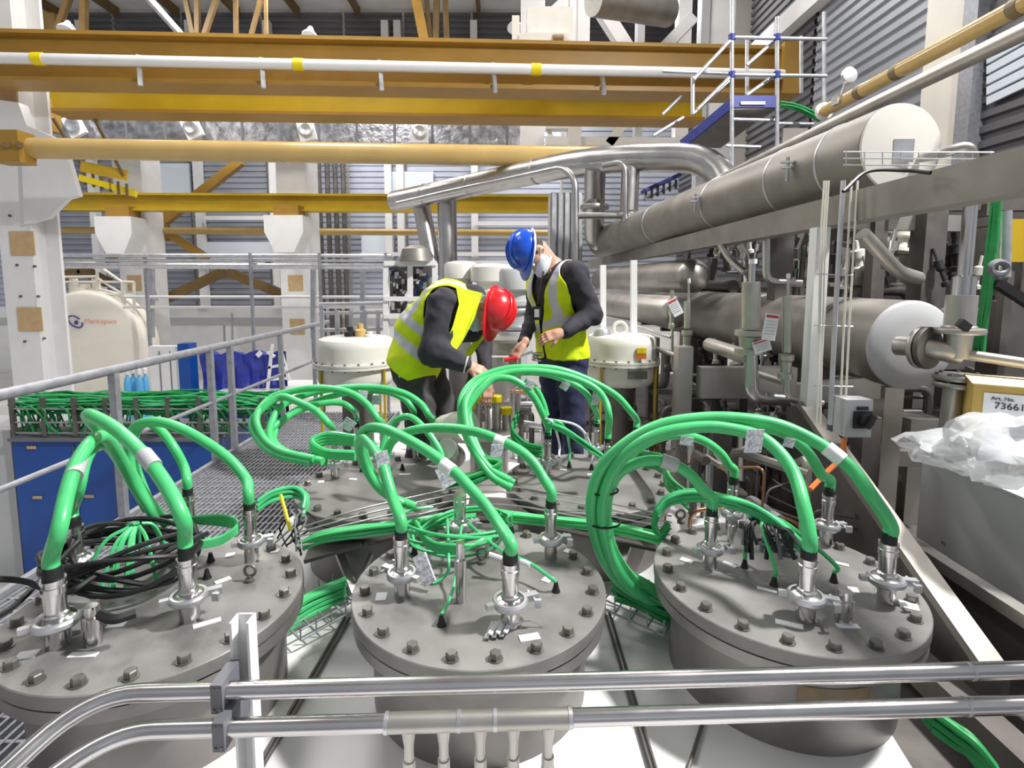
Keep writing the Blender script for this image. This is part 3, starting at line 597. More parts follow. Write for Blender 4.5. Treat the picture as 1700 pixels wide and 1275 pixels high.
# right vessel
lo = [(1000, 775, 1.93), (982, 830, 1.95), (988, 890, 1.97), (1012, 945, 1.99), (1050, 982, 2.02), (1110, 1010, 2.05)]
def off(l, dx, dy, dY=0): return [(x + dx, y + dy, Y + dY) for x, y, Y in l]
cable('r3', [(1446, 822, 1.68), (1412, 776, 1.74), (1362, 738, 1.8), (1300, 708, 1.85), (1240, 696, 1.88), (1170, 694, 1.9), (1100, 705, 1.91), (1045, 732, 1.92)] + off(lo, 0, 0), 'thick green cable, outermost arch of the loop beside the right lid', .022)
cable('r2', [(1334, 840, 1.62), (1320, 792, 1.7), (1298, 756, 1.76), (1266, 728, 1.82), (1225, 714, 1.86), (1170, 708, 1.88), (1100, 718, 1.89), (1050, 744, 1.9)] + off(lo, 18, 8, -.02), 'thick green cable arching to the front connector of the right lid', .022)
cable('r4', [(1364, 788, 2.0), (1345, 756, 2.0), (1318, 730, 2.0), (1280, 712, 2.0), (1200, 702, 1.99), (1120, 710, 1.98), (1060, 735, 1.97)] + off(lo, 9, 4, .04), 'thick green cable arching to the rear right connector of the right lid', .02)
cable('r1', [(1166, 812, 1.88), (1146, 788, 1.9), (1110, 768, 1.92), (1068, 766, 1.93), (1030, 784, 1.94), (1012, 815, 1.95), (1006, 850, 1.95), (1010, 895, 1.97), (1035, 945, 1.99), (1075, 985, 2.02), (1112, 1006, 2.05)], 'thick green cable making the lowest arch beside the right lid', .02)
cable('r5', [(1210, 772, 2.16), (1196, 752, 2.16), (1168, 732, 2.14), (1130, 722, 2.1), (1090, 728, 2.06), (1050, 752, 2.02), (1020, 790, 2.0), (1008, 850, 2.0), (1020, 915, 2.02), (1060, 970, 2.05), (1100, 992, 2.08)], 'thick green cable arching to the rear left connector of the right lid', .018)
# rear right vessel
lb = [(790, 634, 2.75), (768, 665, 2.66), (770, 705, 2.58), (785, 745, 2.5), (810, 778, 2.45), (842, 796, 2.42)]
cable('b4', [(1046, 682, 2.86), (1022, 656, 2.86), (980, 632, 2.86), (930, 614, 2.84), (880, 610, 2.82), (832, 614, 2.8)] + off(lb, -2, -2), 'green cable, longest arch over the rear right lid', .0185)
cable('b3', [(1011, 690, 2.7), (1004, 664, 2.74), (984, 642, 2.76), (940, 624, 2.78), (885, 616, 2.78), (838, 620, 2.77)] + off(lb, 5, 2, -.03), 'green cable arching to the front right connector of the rear right lid', .0185)
cable('b1', [(901, 688, 2.72), (888, 662, 2.72), (868, 640, 2.72), (842, 628, 2.72), (812, 634, 2.7)] + off(lb, 8, 14, -.05)[1:], 'green cable making the tight inner loop over the rear right lid', .0185)
cable('b2', [(986, 676, 2.9), (972, 652, 2.9), (945, 634, 2.9), (900, 620, 2.88), (850, 620, 2.85), (812, 632, 2.82)] + off(lb, 12, 6, .02)[1:], 'green cable arching to the rear connector of the rear right lid', .017)
wire([A(908, 690, 2.75), A(902, 668, 2.76), A(890, 645, 2.78), A(872, 632, 2.8)], .014, 'green', 'short green cable crossing inside the rear right loop', 'cable', name='green_cable', n=10)
# rear left vessel
la = [(445, 664, 2.75), (424, 690, 2.66), (432, 722, 2.6), (462, 748, 2.52), (520, 762, 2.46)]
cable('a1', [(546, 704, 2.62), (524, 682, 2.66), (494, 667, 2.7), (462, 660, 2.74)] + off(la, -4, 6)[1:], 'green cable arching left from the front connector of the rear left lid', .0185)
cable('a3', [(630, 700, 2.72), (610, 672, 2.74), (580, 652, 2.76), (530, 644, 2.78), (482, 650, 2.78), (448, 662, 2.76)] + off(la, 2, 0)[1:], 'green cable of the widest arch over the rear left lid', .0185)
cable('a4', [(712, 690, 2.8), (698, 670, 2.82), (668, 652, 2.84), (620, 643, 2.86), (560, 645, 2.86), (505, 656, 2.82), (462, 680, 2.74)] + off(la, 16, 4)[2:], 'green cable arching from the right connector of the rear left lid', .0185)
cable('a2', [(586, 680, 2.85), (566, 669, 2.84), (534, 670, 2.82), (496, 682, 2.78), (462, 702, 2.7)] + off(la, 14, 2, .02)[2:], 'green cable making the low arch behind the rear left lid', .017)
cable('a5', [(684, 678, 2.9), (670, 662, 2.9), (640, 650, 2.9), (590, 650, 2.9), (530, 664, 2.86), (478, 690, 2.78)] + off(la, 22, 6, .04)[2:], 'green cable second arch from the right over the rear left lid', .017)
wire([A(735, 770, 2.4), A(728, 745, 2.42), (A(705, 712, 2.46)), A(680, 692, 2.5), A(655, 700, 2.52), A(640, 725, 2.5), A(632, 760, 2.46)], .016, 'green', 'green cable making a small hoop above the rear left lid edge', 'cable', name='green_cable', n=10)
for i in range(4):
    wire([A(590, 725 + i * 4, 2.55), A(545, 720 + i * 5, 2.58), A(518, 732 + i * 4, 2.55), A(540, 748 + i * 3, 2.5), A(590, 752 + i * 3, 2.48)], .013, 'green', 'green cable in the short coil on the rear left lid', 'cable', 'short green coil on the rear left lid', 'green_cable', 8)
# cable markers wrapped round thick cables
def marker(p0, p1, r, m, label): solo(MB().cyl(p0, p1, r, n=12), 'cable_marker', M[m], label, 'marker')
marker(A(238, 753, 1.6), A(256, 775, 1.57), .024, 'grey', 'grey sleeve round the cable arching over the left lid')
marker(A(1372, 743, 1.78), A(1398, 764, 1.75), .026, 'paper', 'white sleeve round the outermost arch of the right loop')
marker(A(1098, 764, 1.92), A(1124, 774, 1.91), .026, 'grey', 'grey sleeve round the lowest arch of the right loop')
marker(A(735, 770, 1.8), A(752, 783, 1.77), .024, 'paper', 'white sleeve round the front cable of the middle lid')
marker(A(822, 730, 2.08), A(838, 736, 2.065), .023, 'paper', 'white sleeve round the cable to the right connector of the middle lid')
marker(A(122, 790, 1.54), A(131, 765, 1.6), .025, 'grey', 'grey sleeve round the nearest rising cable of the left lid')
def ctag(x, y, Y, w, h, rz, label, m='print'):
    p = A(x, y, Y); solo(MB().box(p, (w, .003, h), Matrix.Rotation(rz, 3, 'Y') @ Matrix.Rotation(.3, 3, 'Z')), 'paper_tag', M[m], label, 'tag')
for a in [(1252, 732, 1.76, .07, .08, .1, 'white printed tag hanging on the cable to the front connector of the right lid'), (1310, 735, 1.95, .05, .035, .3, 'small white tag behind the right loop'),
          (1140, 732, 2.08, .06, .035, .2, 'small white tag under the top of the right loop'), (635, 762, 1.84, .045, .055, -.2, 'printed tag on the left cable of the middle lid'), (742, 790, 1.85, .06, .075, -.4, 'grey printed tag under the front cable of the middle lid'),
          (825, 748, 2.04, .05, .05, .1, 'printed tag under the cable to the right connector of the middle lid'), (602, 656, 2.83, .05, .05, .2, 'left one of two printed tags on the rear left arch'), (625, 664, 2.86, .05, .05, .1, 'right one of two printed tags on the rear left arch'),
          (938, 640, 2.88, .05, .05, .6, 'printed tag dangling from the top of the rear right loop'), (989, 660, 2.86, .04, .08, .15, 'printed tag on the cable behind the rear right lid'), (880, 638, 2.7, .05, .04, .4, 'printed tag on the inner rear right loop'),
          (578, 705, 2.6, .06, .06, .7, 'grey tag behind the front connector of the rear left lid')]: ctag(*a)
# cable ties
for x, y, Y, r in [(992, 868, 1.96, .055), (990, 815, 1.95, .05)]:
    p = A(x, y, Y) + V((.03, 0, 0)); solo(MB().tube([p + V((r * math.cos(a), r * .8 * math.sin(a), .004 * math.cos(a))) for a in np.linspace(0, 6.2832, 25)[:-1]], .004, 6, True), 'cable_tie', M['black'], 'black tie round the big right cable loop, %s' % ('lower' if y > 840 else 'upper'), 'cable tie')

# ------------------------------------------------------------------ tubes and green bundles between the two rows
for i in range(5):
    y = i * 10.5 - 9; pts = [A(500 - i * 2, 882 + y * .75, 2.22 - .035 * i), A(600, 853 + y, 2.27 - .035 * i), A(700, 831 + y, 2.33 - .035 * i), A(775, 814 + y, 2.36 - .035 * i), A(850, 815 + y, 2.38 - .035 * i), A(980, 838 + y, 2.35 - .035 * i), A(1115, 866 + y, 2.3 - .035 * i)]
    solo(MB().tube(bend(pts, .12), .0038, 8), 'instrument_tube', M['polished'], 'thin bright tube between the vessel rows, %s from the back' % ['first', 'second', 'third', 'fourth', 'fifth'][i], 'tube', 'instrument tubes between the rows')
mb = MB(); pts = [A(505, 895, 2.26), A(600, 868, 2.3), A(775, 830, 2.4), A(860, 832, 2.4), A(1105, 880, 2.33)]
for a, b in zip(pts, pts[1:]): mb.bar(a + V((0, .06, -.07)), b + V((0, .06, -.07)), .26, .015)
solo(mb, 'tube_tray', M['dark'], 'dark steel tray carrying the thin tubes between the vessel rows', 'tray')
def bundle(pts, n, r, spread, label, m='green'):
    t = thing('cable_bundle', label, 'cable bundle', V3(pts[0]))
    for k in range(n):
        o = V((0, (k % 3 - 1) * spread, (k // 3) * spread * 1.2 - spread)); q = [V3(p) + o + V((0, random.uniform(-.3, .3), random.uniform(-.3, .3))) * spread for p in pts]
        part(MB().tube(crom(q, 6), r, 7), 'strand', M[m], t)
    return t
bundle([A(505, 905, 2.12), A(535, 893, 2.1), A(590, 884, 2.1), A(650, 877, 2.12), A(720, 869, 2.15), A(790, 862, 2.17)], 9, .008, .0115, 'green wire bundle curving from the left vessel toward the middle one')
bundle([A(830, 858, 2.17), A(900, 864, 2.17), A(960, 870, 2.16), A(1030, 879, 2.13), A(1096, 894, 2.1)], 9, .008, .0115, 'green wire bundle running behind the right edge of the middle lid')
bundle([A(690, 884, 2.05), A(720, 862, 2.1), A(760, 845, 2.18), A(810, 842, 2.2), A(850, 856, 2.15)], 5, .006, .01, 'green wire bundle humped behind the bare connector')
bundle([A(476, 1036, 2.0), A(520, 1008, 2.08), A(572, 984, 2.16)], 12, .012, .02, 'flat green bundle in the wire tray between left and middle vessels', 'green')
bundle([A(1020, 975, 2.12), A(1060, 992, 2.04), A(1118, 1022, 1.98)], 12, .014, .024, 'dark green bundle in the wire tray between middle and right vessels', 'dgreen')
bundle([A(430, 838, 2.3), A(455, 822, 2.35), A(490, 815, 2.42), A(508, 828, 2.4), A(505, 850, 2.35)], 8, .009, .016, 'green wire bundle humped beside the rear left vessel', 'green2')
bundle([A(1090, 850, 2.12), A(1110, 832, 2.12), A(1150, 824, 2.08), A(1200, 832, 1.98), A(1250, 848, 1.9), A(1300, 880, 1.82), A(1350, 930, 1.74)], 9, .008, .012, 'fan of green wires crossing the right lid', 'green2')
bundle([A(1090, 850, 2.12), A(1086, 870, 2.12), A(1096, 886, 2.1), A(1110, 870, 2.1)], 6, .009, .012, 'dark green wire hook at the left edge of the right lid', 'dgreen')
bundle([A(905, 700, 2.7), A(940, 715, 2.6), A(975, 738, 2.55), A(1000, 755, 2.55)], 5, .007, .014, 'pale green wires fanning over the rear right lid', 'green2')
bundle([A(860, 690, 2.85), A(850, 715, 2.7), A(870, 740, 2.65), A(900, 748, 2.6)], 7, .008, .02, 'loose green wires left of the rear right connector', 'dgreen')
bundle([A(800, 760, 2.5), A(830, 770, 2.45), A(790, 790, 2.42), A(740, 800, 2.42)], 6, .012, .02, 'dark green cables lying between the rear vessels', 'dgreen')
bundle([A(1060, 760, 2.9), A(1100, 770, 2.6), A(1110, 800, 2.4), A(1140, 830, 2.25)], 8, .008, .025, 'tangled dark green wires right of the rear right vessel', 'dgreen')
for i, (a, b) in enumerate([((935, 700), 7), ((918, 696), 8), ((960, 702), 9)]):
    wire([A(905, 695, 2.72), A(a[0], a[1] + 6, 2.66), pl[b] + V((0, 0, .08)), pl[b]], .007, 'paper' if i else 'green2', 'thin pale wire to a plug on the rear right lid, %s' % ['middle one', 'left one', 'right one'][i], 'wire', 'plug wires of the rear right lid')
# plug wires of right lid
t0 = A(1255, 858, 1.9)
for i, k in enumerate((4, 5, 6)):
    wire([t0 + V((.03 * i, 0, 0)), (t0 + pl[k]) / 2 + V((-.01, 0, .06)), pl[k] + V((0, 0, .03)), pl[k]], .008, 'green', 'green wire dropping to a plug on the right lid, %s' % ['left one', 'middle one', 'right one'][i], 'wire', 'plug wires of the right lid')
for i in range(13):                                          # dark wrapped connector tails on the right lid
    a = A(1248 + 4 * i, 858 + 2 * i, 1.9 - .008 * i); b = A(1232 + 8 * i, 905 + (i % 3) * 12, 1.84 - .01 * i)
    wire([a, (a + b) / 2 + V((random.uniform(-.03, .03), 0, .03)), b], .008 if i % 3 else .005, 'black' if i % 4 else 'dgrey', 'short black connector tail in the tangle on the right lid', 'wire', 'black connector tails on the right lid')
for i in range(4):
    q = A(1275 + i * 13, 905 + i * 5, 1.82); solo(MB().tube(helix(q, .04, .03, 1.3, .02, n=16, ph=i), .005, 6), 'wire', M['dgrey'], 'curl of grey wire in the tangle on the right lid', 'wire', 'grey wire curls on the right lid')
# black coil on the left lid
lc = onZ(215, 960, ZL)
for i in range(10):
    rr = .22 + .02 * random.uniform(-1, 1.5); cx_, cy_ = random.uniform(-.03, .04), random.uniform(-.03, .03); ph = i * .6
    tl = Matrix.Rotation(random.uniform(-.16, .16), 3, 'X') @ Matrix.Rotation(random.uniform(-.14, .14), 3, 'Y')
    pts = [lc + V((cx_, cy_, .08 + .012 * (i % 5))) + tl @ V((rr * math.cos(q), rr * .8 * math.sin(q), .03 * math.sin(2 * q + i))) for q in np.linspace(ph, ph + 6.2832, 33)[:-1]]
    solo(MB().tube(pts, .0085, 7, True), 'black_cable_turn', M['black'], 'turn of the loose black cable coil on the left lid', 'cable', 'black cable coil on the left lid')
wire([A(-25, 960, 1.35), A(40, 965, 1.45), A(105, 985, 1.5), A(160, 955, 1.6)], .009, 'black', 'upper black cable trailing left out of the coil', 'cable', name='black_cable')
wire([A(-25, 1035, 1.3), A(25, 1005, 1.4), A(70, 960, 1.55), A(130, 900, 1.75)], .009, 'black', 'lower black cable trailing left out of the coil', 'cable', name='black_cable')
wire([A(225, 1018, 1.45), A(190, 1028, 1.42), A(165, 1020, 1.43)], .014, 'black', 'stubby black cable end in front of the coil', 'cable', name='black_cable')
for i in range(16):                                          # green pigtails inside the coil
    a = random.uniform(0, 6.28); s = lc + V((.02 * math.cos(a), .05 + .02 * math.sin(a), .17)); e = lc + V((.15 * math.cos(a), .13 * math.sin(a), .02))
    wire([s, (s + e) / 2 + V((0, 0, .05)), e], .0065, 'green2' if i % 3 else 'green', 'thin green pigtail inside the black coil on the left lid', 'wire', 'green pigtails on the left lid')
for i in range(6):
    wire([A(270, 870, 2.0), A(330, 858 + i * 2, 1.98), A(380, 858 + i * 3, 1.95), A(394, 872 + i * 2, 1.9), A(365, 892 + i * 2, 1.86), A(325, 900 + i * 2, 1.82)], .007, 'green', 'green wire of the flat loop on the left lid', 'wire', 'flat green loop on the left lid')
wire([A(466, 822, 2.2), A(474, 850, 2.15), A(482, 880, 2.1)], .008, 'bright', 'short yellow wire left of the tube tray', 'wire')
for i in range(12):
    a = A(480 + 3 * i, 840 + (i * 7) % 30, 2.28); wire([a, a + V((random.uniform(-.05, .05), -.03, -.04)), a + V((random.uniform(-.08, .05), -.06, -.12))], .004, 'galv' if i % 2 else 'black', 'short loose lead in the tangle left of the tube tray', 'wire', 'loose leads left of the tube tray')
# wire trays and stays on the deck
def wire_tray(pts, w, label):
    t = thing('wire_tray', label, 'cable tray', V3(pts[0])); d = (V3(pts[-1]) - V3(pts[0])).normalized(); n = V((-d.y, d.x, 0))
    for k in range(5): part(MB().cyl(V3(pts[0]) + n * w * (k / 4 - .5), V3(pts[-1]) + n * w * (k / 4 - .5), .004, n=6), 'long_wire', M['greyrail'], t)
    L = (V3(pts[-1]) - V3(pts[0])).length; m = int(L / .06)
    for k in range(m + 1):
        c = V3(pts[0]).lerp(V3(pts[-1]), k / m); part(MB().tube([c - n * w / 2 + V((0, 0, .06)), c - n * w / 2, c + n * w / 2, c + n * w / 2 + V((0, 0, .06))], .0035, 5), 'cross_wire', M['greyrail'], t)
wire_tray([A(478, 1042, 1.98), A(574, 990, 2.16)], .22, 'wire mesh tray between left and middle vessels')
wire_tray([A(1012, 985, 2.12), A(1116, 1030, 1.98)], .22, 'wire mesh tray between middle and right vessels')
for i, (a, b) in enumerate([((577, 1030), (420, 1300)), ((1007, 1020), (1090, 1300)), ((1190, 1130), (1140, 1290)), ((505, 1140), (498, 1190))][:3]):
    for s in (-1, 1) if i < 2 else (0,):
        p, q = onZ(a[0] + s * 4, a[1], ZD), onZ(b[0] + s * 4, b[1], ZD); q = p + (q - p) * min(1, (p.y - .35) / max(.01, p.y - q.y))
        solo(MB().cyl(p + V((0, 0, .012)), q + V((0, 0, .012)), .006, n=6), 'stay_rod', M['dark'], 'thin dark rod on the white deck, %s' % [['right of the pair left of the middle vessel', 'left of the pair left of the middle vessel'], ['right of the pair right of the middle vessel', 'left of the pair right of the middle vessel'], ['single one under the right vessel']][i][0 if s != -1 else -1], 'rod')
for i, (a, b) in enumerate([((556, 900), (590, 985)), ((624, 905), (585, 990))]):
    solo(MB().bar(A(*a, 2.35), A(*b, 2.2), .035 if i == 0 else .014, .02), 'support_strut', M['satin'] if i == 0 else M['galv'], ['wide flat strut leaning below the green bundle', 'narrow bright strut leaning below the green bundle'][i], 'strut')
solo(MB().bar(A(1042, 895, 2.35), A(1025, 945, 2.25), .05, .02), 'support_strut', M['satin'], 'flat strut right of the middle lid behind the cable loop', 'strut')

# ------------------------------------------------------------------ front pipes with clamps
def fpipe(ptsA, r, label, sleeve=None):
    t = thing('front_pipe', label, 'pipe', ptsA[0]); part(MB().tube(bend(ptsA, .16, 8), r, 24), 'tube', M['polished'], t); return t
fa = [A(-60, 1345, .92), A(150, 1152, 1.13), A(390, 1143, 1.16), A(1780, 1110, 1.2)]
fb = [A(10, 1345, .95), A(190, 1213, 1.1), A(390, 1209, 1.12), A(1780, 1168, 1.16)]
t = fpipe([fa[0], fa[1], fa[3]], .0195, 'upper polished pipe across the foreground')
def along(P, x):
    a, b = P[1], P[3]; best = None
    lo_, hi_ = 0., 1.
    for _ in range(40):
        m_ = (lo_ + hi_) / 2; p = a.lerp(b, m_); px = CX + F * p.x / (p.y * CP - p.z * SP)
        if px < x: lo_ = m_
        else: hi_ = m_
    return a.lerp(b, lo_)
part(MB().cyl(along(fa, 1607), along(fa, 1612), .0205, n=24), 'weld_seam', M['galv'], t)
t = fpipe([fb[0], fb[1], fb[3]], .0195, 'lower polished pipe across the foreground with five nozzles')
part(MB().cyl(along(fb, 1600), along(fb, 1605), .0205, n=24), 'weld_seam', M['galv'], t)
part(MB().cyl(along(fb, 640), along(fb, 950), .0215, n=24), 'manifold', M['satin'], t)
for x in (642, 762, 822, 946): part(MB().cyl(along(fb, x - 3), along(fb, x + 3), .0228, n=24), 'weld_bead', M['galv'], t)
for x in (678, 736, 797, 852, 910):
    p = along(fb, x); nz = part(MB().lathe(p + V((0, 0, -.015)), (0, 0, -1), [(.016, 0), (.014, .02), (.011, .04), (.011, .075), (.014, .077), (.014, .1)], 14), 'nozzle', M['satin'], t)
    part(MB().lathe(p + V((0, 0, -.112)), (0, 0, -1), [(.012, 0), (.015, .008), (.015, .05), (.01, .055), (.01, .12)], 12), 'valve', M['satin'], nz)
    part(MB().cyl(p + V((0, -.01, -.14)), p + V((0, -.035, -.14)), .006, n=8), 'valve_stem', M['polished'], nz)
# white channel post with grey clamps
pt = along(fa, 378) + V((.004, .075, 0)); t = thing('channel_post', 'white slotted channel post carrying the foreground pipes', 'post', (pt.x, pt.y, ZD))
for dx in (-.02, .02): part(MB().b2((pt.x + dx - .003, pt.y - .02, ZD), (pt.x + dx + .003, pt.y + .02, pt.z + .125)), 'channel_side', M['white'], t)
part(MB().b2((pt.x - .02, pt.y + .016, ZD), (pt.x + .02, pt.y + .022, pt.z + .125)), 'channel_back', M['white'], t)
for k, P in enumerate((fa, fb)):
    p = along(P, 370 + k * 3); q = V((p.x, pt.y - .02, p.z))
    t = thing('pipe_clamp', 'grey plastic block clamp on the %s foreground pipe' % ('upper' if k == 0 else 'lower'), 'clamp', p, 'grey pipe clamps on the channel post')
    part(MB().b2((p.x - .013, p.y - .028, p.z - .034), (p.x + .013, q.y, p.z + .034)), 'block', M['dgrey'], t)
    for dz in (-.025, .025):
        for dx in (-.006, .006): part(MB().cyl((p.x + dx, p.y - .032, p.z + dz), (p.x + dx, p.y - .027, p.z + dz), .003, n=6), 'screw', M['dark'], t)
# brown tape patch on the right vessel body
X, Y = VES['R']; vs = []; fs = []
for i in range(9):
    a = math.radians(-108 + i * 4.2)
    for z in (ZD + .14, ZD + .215): vs.append(V((X + (BR + .002) * math.cos(a), Y + (BR + .002) * math.sin(a), z)))
for i in range(8): fs.append((2 * i, 2 * i + 2, 2 * i + 3, 2 * i + 1))
part(MB().add(vs, fs), 'tape_patch', M['tape'], VS['R'], 'brown tape patch')
# ------------------------------------------------------------------ right-hand plant
SKZ = -1.62
t = thing('skid_base', 'dark steel skid floor right of the vessels', 'skid', (2.9, 5, SKZ))
part(MB().b2((.9, .3, SKZ - .1), (5.6, 9.5, SKZ)), 'floor_plate', M['dark'], t)
for x in (1.55, 2.6, 3.7, 4.8): part(MB().b2((x, .6, FL), (x + .2, 9.4, SKZ - .1)), 'stringer', M['rack'], t)
t = thing('support_beam', 'long grey box beam slanting through the right side above the plant', 'beam', (1.74, 6, .3))
part(MB().b2((1.72, 1.3, .3), (1.84, 11.4, .45)), 'box_section', M['matte'], t)
def pxw(t_, name, m, *pts, r=.03, n=14, br=.1): return part(MB().tube(bend(pts, br), r, n), name, m, t_)
# upper drum
d0, d1 = A(1493, 246, 3.0), A(1000, 402, 9.0); dd = (d1 - d0).normalized()
t = thing('pipe_drum', 'upper long steel drum with white round end plate', 'drum', d0)
part(MB().lathe(d0, dd, [(.232, 0), (.235, .01), (.235, (d1 - d0).length)], 48), 'shell', M['matte'], t)
part(MB().lathe(d0 - dd * .004, -dd, [(.232, 0), (.228, .012), (.1, .02), (.01, .022)], 48), 'end_plate', M['offwhite'], t)
for s in (.35, .9, 1.9, 3.4): part(MB().lathe(d0 + dd * s, dd, [(.236, 0), (.24, .006), (.24, .014), (.236, .02)], 48, cap=False), 'weld_seam', M['galv'], t)
for s in (.55, 1.9):
    c = d0 + dd * s + V((-.25, 0, .05))
    cl = part(MB().box(c, (.12, .03, .012)), 'saddle_clamp', M['galv'], t); part(MB().box(c + V((0, 0, -.035)), (.12, .03, .012)), 'clamp_ear', M['galv'], cl); part(MB().cyl(c + V((-.02, 0, -.12)), c + V((-.02, 0, .03)), .011, n=8), 'clamp_bolt', M['polished'], cl)
pxw(t, 'end_nozzle', M['satin'], A(1532, 262, 2.98), A(1560, 255, 2.8), A(1612, 240, 2.75), A(1616, 275, 2.75), r=.026, br=.06)
part(MB().box(A(1500, 250, 2.97), (.11, .004, .12)), 'name_plate', M['galv'], t)
# wire tray on the beam
t = thing('wire_tray', 'thin wire cage tray in front of the white drum end', 'cable tray', A(1500, 262, 2.4))
for y in (252, 263, 274): part(MB().cyl(A(1400, y, 2.5), A(1650, y + 1, 2.3), .003, n=5), 'long_wire', M['galv'], t)
for k in range(9): part(MB().cyl(A(1405 + k * 30, 250, 2.48), A(1405 + k * 30, 276, 2.48), .0025, n=5), 'cross_wire', M['galv'], t)
wire([A(1400, 318, 2.3), A(1440, 285, 2.35), A(1500, 283, 2.3), A(1545, 287, 2.2)], .008, 'black', 'black cable lying along the wire cage tray', 'cable', name='black_cable')
# pipes along the right wall
solo(MB().tube([(2.6, 2.3, 1.25), (2.6, 9.2, 1.25)], .047, 18), 'wall_pipe', M['satin'], 'long grey pipe running above the upper drum', 'pipe')
t = thing('wall_pipe', 'yellow pipe running above the long grey pipe at upper right', 'pipe', (2.75, 3.6, 1.47))
part(MB().cyl((2.75, 2.4, 1.47), (2.75, 4.85, 1.47), .05, n=18), 'tube', M['ptube'], t)
for y in (3.05, 3.95, 4.35): part(MB().cyl((2.75, y, 1.47), (2.75, y + .06, 1.47), .054, n=18), 'band', M['tape'], t)
part(MB().lathe((2.75, 4.85, 1.47), (0, 1, 0), [(.07, 0), (.075, .03), (.05, .07)], 16), 'end_cap', M['cream'], t)
for y in (5.2, 7.2): 
    solo(MB().b2((2.57, y, 1.29), (2.8, y + .03, 1.42)).b2((2.59, y, .62 if y > 4 else .8), (2.61, y + .03, 1.3)).b2((2.0, y, .62 if y > 4 else .8), (2.61, y + .03, .65 if y > 4 else .83)), 'pipe_bracket', M['rack'], 'steel bracket under the wall pipes, %s' % {5.2: 'nearer one', 7.2: 'farther one'}[y], 'bracket')
solo(MB().lathe(A(1405, 128, 4.55), (.1, -1, .1), [(.045, 0), (.062, .02), (.062, .045), (.03, .05)], 18).cyl(A(1405, 133, 4.58), A(1397, 160, 4.6), .015, n=8).box(A(1394, 167, 4.6), (.09, .08, .07)), 'pressure_gauge', M['galv'], 'round grey gauge on a stem above the yellow pipe', 'gauge')
# overhead header pipe with legs
t = thing('header_pipe', 'thick satin header pipe arching over the man in blue helmet', 'pipe', A(985, 400, 8.5))
pxw(t, 'header', M['pipe'], A(1215, 395, 6.6), A(1200, 262, 7.0), A(1000, 262, 7.7), A(655, 334, 10.4), r=.185, n=24, br=.75)
pxw(t, 'drop_leg', M['pipe'], A(988, 275, 7.75), A(986, 402, 8.6), A(1012, 400, 8.9), r=.15, n=20, br=.3)
pxw(t, 'drop_leg', M['pipe'], A(1047, 270, 7.5), A(1044, 350, 7.5), r=.12, n=18)
pxw(t, 'drop_leg', M['pipe'], A(698, 335, 10.2), A(722, 460, 10.0), r=.16, n=18)
pxw(t, 'drop_leg', M['pipe'], A(742, 330, 9.9), A(744, 470, 9.9), r=.17, n=18)
for a, Y in ((348, 8.1),): part(MB().lathe(A(987, a, Y), (0, 0, 1), [(.2, 0), (.21, .02), (.21, .05), (.2, .07)], 24), 'collar', M['satin'], t)
for f in (.25, .55, .8): c = A(1000, 262, 7.7).lerp(A(655, 334, 10.4), f); ddr = (A(655, 334, 10.4) - A(1000, 262, 7.7)).normalized(); part(MB().lathe(c, ddr, [(.188, 0), (.193, .015), (.193, .03), (.188, .045)], 24, cap=False), 'band', M['satin'], t)
pxw(t, 'bypass_line', M['pipe'], A(660, 338, 9.6), A(935, 278, 7.6), A(955, 296, 7.4), A(957, 480, 7.4), r=.045, n=12, br=.2)
pxw(t, 'bypass_line', M['pipe'], A(958, 358, 7.4), A(1060, 358, 7.3), r=.045, n=12)
pxw(t, 'bypass_line', M['pipe'], A(1000, 275, 7.3), A(1038, 268, 7.2), A(1038, 370, 7.2), r=.035, n=12, br=.15)
# ribbed tall cabinet behind the blue helmet
t = thing('vertical_duct', 'ribbed pale grey vertical duct behind the man in blue helmet', 'duct', A(935, 480, 9.3))
p, q = A(914, 320, 9.3), A(968, 320, 9.3)
part(MB().b2((p.x, 9.3, FL), (q.x, 9.8, p.z)), 'casing', M['grey'], t)
for k in range(5): x = p.x + (q.x - p.x) * (k + .5) / 5; part(MB().b2((x - .03, 9.24, FL), (x + .03, 9.3, p.z)), 'rib', M['galv'], t)
# scaffold tower
Ys = 6.9
t = thing('scaffold_tower', 'galvanised scaffold tower with blue toe board at upper right', 'scaffold', A(1290, 330, Ys))
for x, y0, y1, dY in [(1215, -30, 345, 0), (1290, 28, 250, 0), (1368, 20, 185, .3), (1330, 60, 155, .8), (1240, 95, 165, .7), (1150, 128, 190, .2), (1240, 60, 130, .9)]: part(MB().cyl(A(x, y0, Ys + dY), A(x, y1, Ys + dY), .025, n=10), 'standard', M['galv'], t)
for x0, y0, x1, y1, dY in [(1215, 62, 1372, 65, 0), (1215, 124, 1372, 126, 0), (1100, 118, 1240, 124, .5), (1215, 198, 1290, 200, .1), (1205, 242, 1262, 244, 0), (1290, 205, 1350, 206, .2),
                           (1152, 132, 1212, 68, 0), (1158, 182, 1212, 128, 0), (1240, 108, 1286, 68, .1), (1240, 158, 1288, 124, .1), (1150, 190, 1215, 130, .4), (1100, 190, 1132, 160, .4), (1085, 225, 1135, 195, .5)]: part(MB().cyl(A(x0, y0, Ys + dY), A(x1, y1, Ys + dY), .022, n=10), 'ledger', M['galv'], t)
tb = part(MB().bar(A(1214, 169, Ys), A(1288, 169, Ys), .03, .14), 'toe_board', M['plankblue'], t)
part(MB().box(A(1250, 171, Ys - .03), (.3, .006, .04)), 'board_print', M['grey'], tb)
part(MB().bar(A(1132, 240, Ys + .6), A(1214, 172, Ys), .03, .12), 'stair_stringer', M['plankblue'], t)
